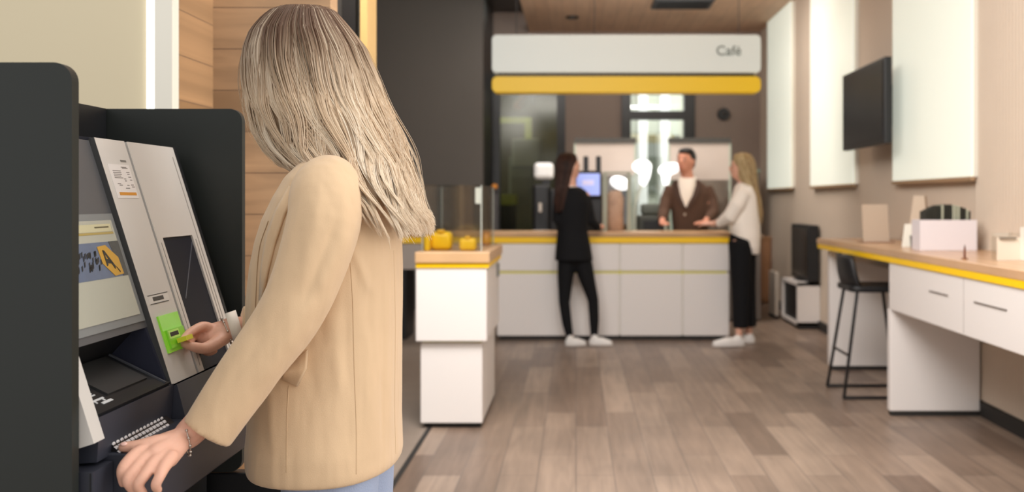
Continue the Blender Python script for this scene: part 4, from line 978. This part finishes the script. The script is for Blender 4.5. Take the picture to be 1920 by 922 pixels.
# --- woman in black
Yk = 8.80
wk = person('dark-haired woman in a black jacket and tight black trousers at the counter', PX(1090,655,Yk)*1.0)
def Q(px, py, dY=0, Y=Yk): return PX(px, py, Y+dY)
hc = Q(1069,313); fdir = (.75,.66)
bm = B(); head_prims(bm, hc, fdir, .98)
tube(bm, [hc+Vector((-.01,0,-.06)), Q(1070,352)], [.05,.055], 12)
ell(bm, Q(1072,400), (.12,.09,.22)); ell(bm, Q(1076,475), (.13,.10,.12))
tube(bm, [Q(1048,366,-.05),Q(1046,410,-.02),Q(1068,424,.10)], [.045,.04,.03], 10)
tube(bm, [Q(1098,368,.02),Q(1108,412,.05),Q(1122,424,.18)], [.045,.038,.026], 10)
hand_prims(bm, Q(1122,424,.18), Vector((.25,.95,.0)), Vector((0,0,1)))
hand_prims(bm, Q(1068,424,.10), Vector((.5,.85,.0)), Vector((0,0,1)))
tube(bm, [Q(1064,478),Q(1060,520),Q(1058,568),Q(1063,605),Q(1069,632)], [.065,.055,.036,.036,.027], 12); tube(bm, [Q(1090,478),Q(1100,520),Q(1112,562),Q(1114,600),Q(1114,630)], [.065,.055,.036,.036,.027], 12)
for a, b in (((1069,632),(1085,648)),((1114,630),(1132,648))): tube(bm, [Q(*a),Q(a[0],a[1]+12),Q(b[0],b[1]-3)], [.034,.03,.02], 8)
bk = blob('body', bm, .009, m_skin, wk, smooth=3); face_bits(bk, hc, fdir)
bm = B()
def sec(px0, px1, py, hy, Y=Yk, dY=0, e=2.3, n=28):
    a = PX(px0,py,Y+dY); b = PX(px1,py,Y+dY); c = (a+b)/2; rx = (b-a).length/2; out=[]
    for k in range(n):
        t = 2*math.pi*k/n; out.append(Vector((c.x+rx*math.copysign(abs(math.cos(t))**(2/e), math.cos(t)), c.y+hy*math.copysign(abs(math.sin(t))**(2/e), math.sin(t)), c.z)))
    return out
ring_loft(bm, [sec(1058,1088,350,.06), sec(1046,1100,358,.11), sec(1041,1106,380,.13), sec(1042,1104,410,.125), sec(1045,1102,435,.12), sec(1042,1108,462,.135), sec(1040,1112,488,.14)])
tube(bm, [Q(1050,366,-.03),Q(1046,412,-.04),Q(1064,428,.08)], [.058,.052,.042], 14, False)
tube(bm, [Q(1096,368,.02),Q(1107,414,.03),Q(1120,426,.14)], [.058,.050,.040], 14, False)
blob('jacket', bm, .01, m_blackcl, wk, smooth=3)
obj('collar', tube(B(), [Q(1064,352,.04),Q(1071,351,-.055),Q(1082,352,-.03),Q(1086,353,.04)], .014, 8), m_whitecl, wk, smooth=True)
bm = B(); ell(bm, Q(1076,478), (.155,.12,.10))
tube(bm, [Q(1064,478),Q(1060,520),Q(1058,568),Q(1063,605),Q(1068,630)], [.088,.072,.050,.045,.034], 14, False)
tube(bm, [Q(1090,478),Q(1100,520),Q(1112,562),Q(1114,600),Q(1114,630)], [.088,.072,.050,.045,.034], 14, False)
blob('trousers', bm, .01, m_blackcl, wk, smooth=3)
g = lambda px, Y: Vector(((px-VX)*Y/F, Y, 0))
shoe(wk, g(1066,8.72), g(1094,8.74), m_shoe); shoe(wk, g(1111,8.76), g(1143,8.74), m_shoe)
m_brun = hair_material('brown_hair', [rgb(34,22,18), rgb(58,36,28), rgb(84,52,38)], rgb(40,26,20))
long_hair(wk, hc, [(.125,-.02,-.01,.02,.02),(.11,-.02,-.015,.07,.06),(.06,-.03,-.02,.094,.092),(0,-.045,-.03,.085,.092),(-.08,-.06,-.04,.07,.085),(-.18,-.075,-.07,.06,.08),(-.30,-.09,-.09,.05,.06),(-.40,-.095,-.10,.03,.04)], m_brun, 420, 2)

# --- man in brown suit
Ym = 9.98
mn = person('man in a brown suit and open white shirt standing behind the counter', PX(1290,620,Ym))
def Q2(px, py, dY=0): return PX(px, py, Ym+dY)
hc = Q2(1286,302); fdir = (-.55,-.83)
bm = B(); head_prims(bm, hc, fdir, 1.12); tube(bm, [hc-Vector((0,0,.06)), Q2(1290,345)], [.062,.068], 12)
ell(bm, Q2(1290,390), (.14,.085,.23)); ell(bm, Q2(1290,450), (.16,.10,.15))
tube(bm, [Q2(1264,360),Q2(1246,395,-.08),Q2(1241,418,-.27)], [.034,.044,.030], 10); hand_prims(bm, Q2(1241,418,-.27), Vector((.15,-1,-.03)), Vector((0,0,1)), 1.1, .15)
tube(bm, [Q2(1318,360),Q2(1336,396,-.08),Q2(1322,417,-.27)], [.034,.044,.030], 10); hand_prims(bm, Q2(1322,417,-.27), Vector((-.8,-.7,-.02)), Vector((0,0,1)), 1.1, .15)
for x in (1276,1304): tube(bm, [Q2(x,455),Q2(x,540),Q2(x,612)], [.09,.062,.042], 12)
bk = blob('body', bm, .009, mat('skin_ruddy', rgb(206,142,116), .5), mn, smooth=3); face_bits(bk, hc, fdir, 1.12, (30,22,18))
bm = B()
S2 = lambda a,b,c,h: sec(a,b,c,h,Ym)
ring_loft(bm, [S2(1272,1304,336,.07), S2(1258,1322,345,.11), S2(1254,1330,362,.125), S2(1258,1330,395,.13), S2(1261,1328,430,.13), S2(1258,1330,470,.14)])
tube(bm, [Q2(1260,352),Q2(1250,374,-.02),Q2(1245,397,-.09),Q2(1241,412,-.22)], [.072,.066,.058,.044], 14, False)
tube(bm, [Q2(1322,352),Q2(1334,376,-.02),Q2(1338,398,-.09),Q2(1326,413,-.22)], [.072,.066,.058,.044], 14, False)
jk = blob('jacket', bm, .01, m_brown, mn, smooth=3)
jb = BVHTree.FromPolygons([v.co + Vector(mn.location) for v in jk.data.vertices], [p.vertices[:] for p in jk.data.polygons])
def jhit(px, py, off):
    o_ = Vector((0,0,H)); d_ = (PX(px,py,Ym)-o_).normalized(); h = jb.ray_cast(o_, d_); return (h[0] if h[0] else PX(px,py,Ym-.1))-d_*off
def jpatch(name, rows_, m, off=.006, th=.006):
    bm = B(); R_ = []
    for (x0,x1,y) in rows_: R_.append([(jhit(x0+(x1-x0)*k/4, y, off+th), jhit(x0+(x1-x0)*k/4, y, off)) for k in range(5)])
    T_ = [[(bm.verts.new(a), bm.verts.new(b)) for a,b in r] for r in R_]
    for i in range(len(T_)-1):
        for k in range(4):
            bm.faces.new([T_[i][k][0],T_[i][k+1][0],T_[i+1][k+1][0],T_[i+1][k][0]]); bm.faces.new([T_[i][k][1],T_[i+1][k][1],T_[i+1][k+1][1],T_[i][k+1][1]])
        bm.faces.new([T_[i][0][0],T_[i+1][0][0],T_[i+1][0][1],T_[i][0][1]]); bm.faces.new([T_[i][4][0],T_[i][4][1],T_[i+1][4][1],T_[i+1][4][0]])
    return obj(name, bm, m, mn, smooth=True)
jpatch('shirt', [(1272,1305,334),(1272,1304,350),(1275,1300,366),(1279,1293,378),(1284,1288,388)], m_whitecl, .002)
jpatch('lapel', [(1262,1274,338),(1262,1273,352),(1266,1276,366),(1272,1281,378),(1280,1286,390)], mat('lapel_brown', rgb(76,56,46), .85), .008)
jpatch('lapel', [(1303,1313,338),(1303,1314,352),(1299,1311,366),(1292,1303,378),(1286,1293,390)], mat('lapel_brown', rgb(0,0,0)), .008)
obj('shirt_collar', tube(B(), [Q2(1290,334)+Vector((.072*math.cos(a), .066*math.sin(a), .012*math.sin(a))) for a in np.linspace(0, 2*math.pi, 24)], .013, 8, False), m_whitecl, mn, smooth=True)
obj('button', ell(B(), jhit(1284,402,.004), (.013,.006,.013), None, 12), mat('button_pale', rgb(196,180,164), .4), mn, smooth=True)
bm = B()
for x in (1276,1304): tube(bm, [Q2(x,452),Q2(x,540),Q2(x,608)], [.105,.08,.07], 12, False)
ell(bm, Q2(1290,458), (.16,.12,.11)); blob('trousers', bm, .012, m_brown, mn)
for x in (1276,1304): shoe(mn, g(x,10.02), g(x-2,9.80), m_nearblk)
bm = B(); ell(bm, hc+Vector((.012,.025,.035)), (.098,.100,.105)); ell(bm, hc+Vector((.0,-.035,.098)), (.078,.06,.038)); ell(bm, hc+Vector((.035,.05,-.02)), (.07,.06,.07))
blob('hair', bm, .008, mat('black_hair', rgb(26,20,18), .5), mn, smooth=2)

# --- blonde woman
Yw = 8.86
wb = person('blonde woman in a loose white blouse and black trousers at the counter end', PX(1392,660,Yw))
def Q3(px, py, dY=0): return PX(px, py, Yw+dY)
hc = Q3(1389,313); fdir = (-.93,.30)
bm = B(); head_prims(bm, hc, fdir, .98); tube(bm, [hc+Vector((.01,0,-.06)), Q3(1396,350)], [.05,.055], 12)
ell(bm, Q3(1398,396), (.085,.10,.20)); ell(bm, Q3(1394,450), (.11,.14,.12))
tube(bm, [Q3(1397,366,-.11),Q3(1376,402,-.10),Q3(1338,420,.05)], [.045,.038,.026], 10); hand_prims(bm, Q3(1340,420,.05), Vector((-.95,.3,0)), Vector((0,0,1)))
tube(bm, [Q3(1397,366,.11),Q3(1374,402,.16),Q3(1342,418,.24)], [.045,.038,.026], 10); hand_prims(bm, Q3(1342,418,.24), Vector((-.95,.2,0)), Vector((0,0,1)))
tube(bm, [Q3(1388,460,-.08),Q3(1386,540,-.07),Q3(1386,622,-.08)], [.085,.055,.034], 12); tube(bm, [Q3(1396,460,.08),Q3(1402,540,.07),Q3(1404,620,.06)], [.085,.055,.034], 12)
for x, dy in ((1386,-.08),(1404,.06)): tube(bm, [Q3(x,620,dy),Q3(x-2,640,dy),Q3(x-14,650,dy)], [.034,.032,.02], 8)
bk = blob('body', bm, .009, m_skin, wb, smooth=3); face_bits(bk, hc, fdir, .98, (130,96,66))
bm = B(); S3 = lambda a,b,c,h: sec(a,b,c,h,Yw)
ring_loft(bm, [S3(1384,1408,342,.07), S3(1378,1416,350,.14), S3(1373,1421,370,.17), S3(1371,1424,400,.165), S3(1368,1425,425,.165), S3(1372,1425,445,.17), S3(1392,1424,462,.15), S3(1404,1423,476,.11)])
tube(bm, [Q3(1396,360,-.13),Q3(1382,384,-.15),Q3(1370,405,-.12),Q3(1347,420,.02)], [.068,.072,.068,.036], 14, False)
tube(bm, [Q3(1396,360,.13),Q3(1382,384,.16),Q3(1370,405,.17),Q3(1350,418,.22)], [.068,.070,.062,.036], 14, False)
blob('blouse', bm, .01, m_whitecl, wb, smooth=3)
bm = B(); ell(bm, Q3(1393,448), (.125,.165,.10))
tube(bm, [Q3(1388,452,-.08),Q3(1389,540,-.07),Q3(1389,614,-.07)], [.108,.084,.072], 14, False); tube(bm, [Q3(1396,452,.08),Q3(1400,540,.07),Q3(1404,612,.06)], [.108,.082,.070], 14, False)
blob('trousers', bm, .011, m_blackcl, wb, smooth=3)
shoe(wb, g(1389,8.74), g(1342,8.68), m_shoe, .05); shoe(wb, g(1408,8.92), g(1380,8.90), m_shoe, .048)
m_bl2 = hair_material('pale_blonde_hair', [rgb(150,116,74), rgb(196,168,122), rgb(226,206,160)], rgb(110,84,56))
long_hair(wb, hc, [(.125,.015,-.01,.02,.02),(.11,.015,-.01,.07,.06),(.06,.025,-.01,.094,.092),(0,.04,-.015,.092,.092),(-.08,.055,-.02,.085,.09),(-.18,.085,-.04,.06,.09),(-.30,.12,-.06,.05,.075),(-.42,.14,-.06,.045,.06),(-.50,.145,-.06,.03,.04)], m_bl2, 450, 5)
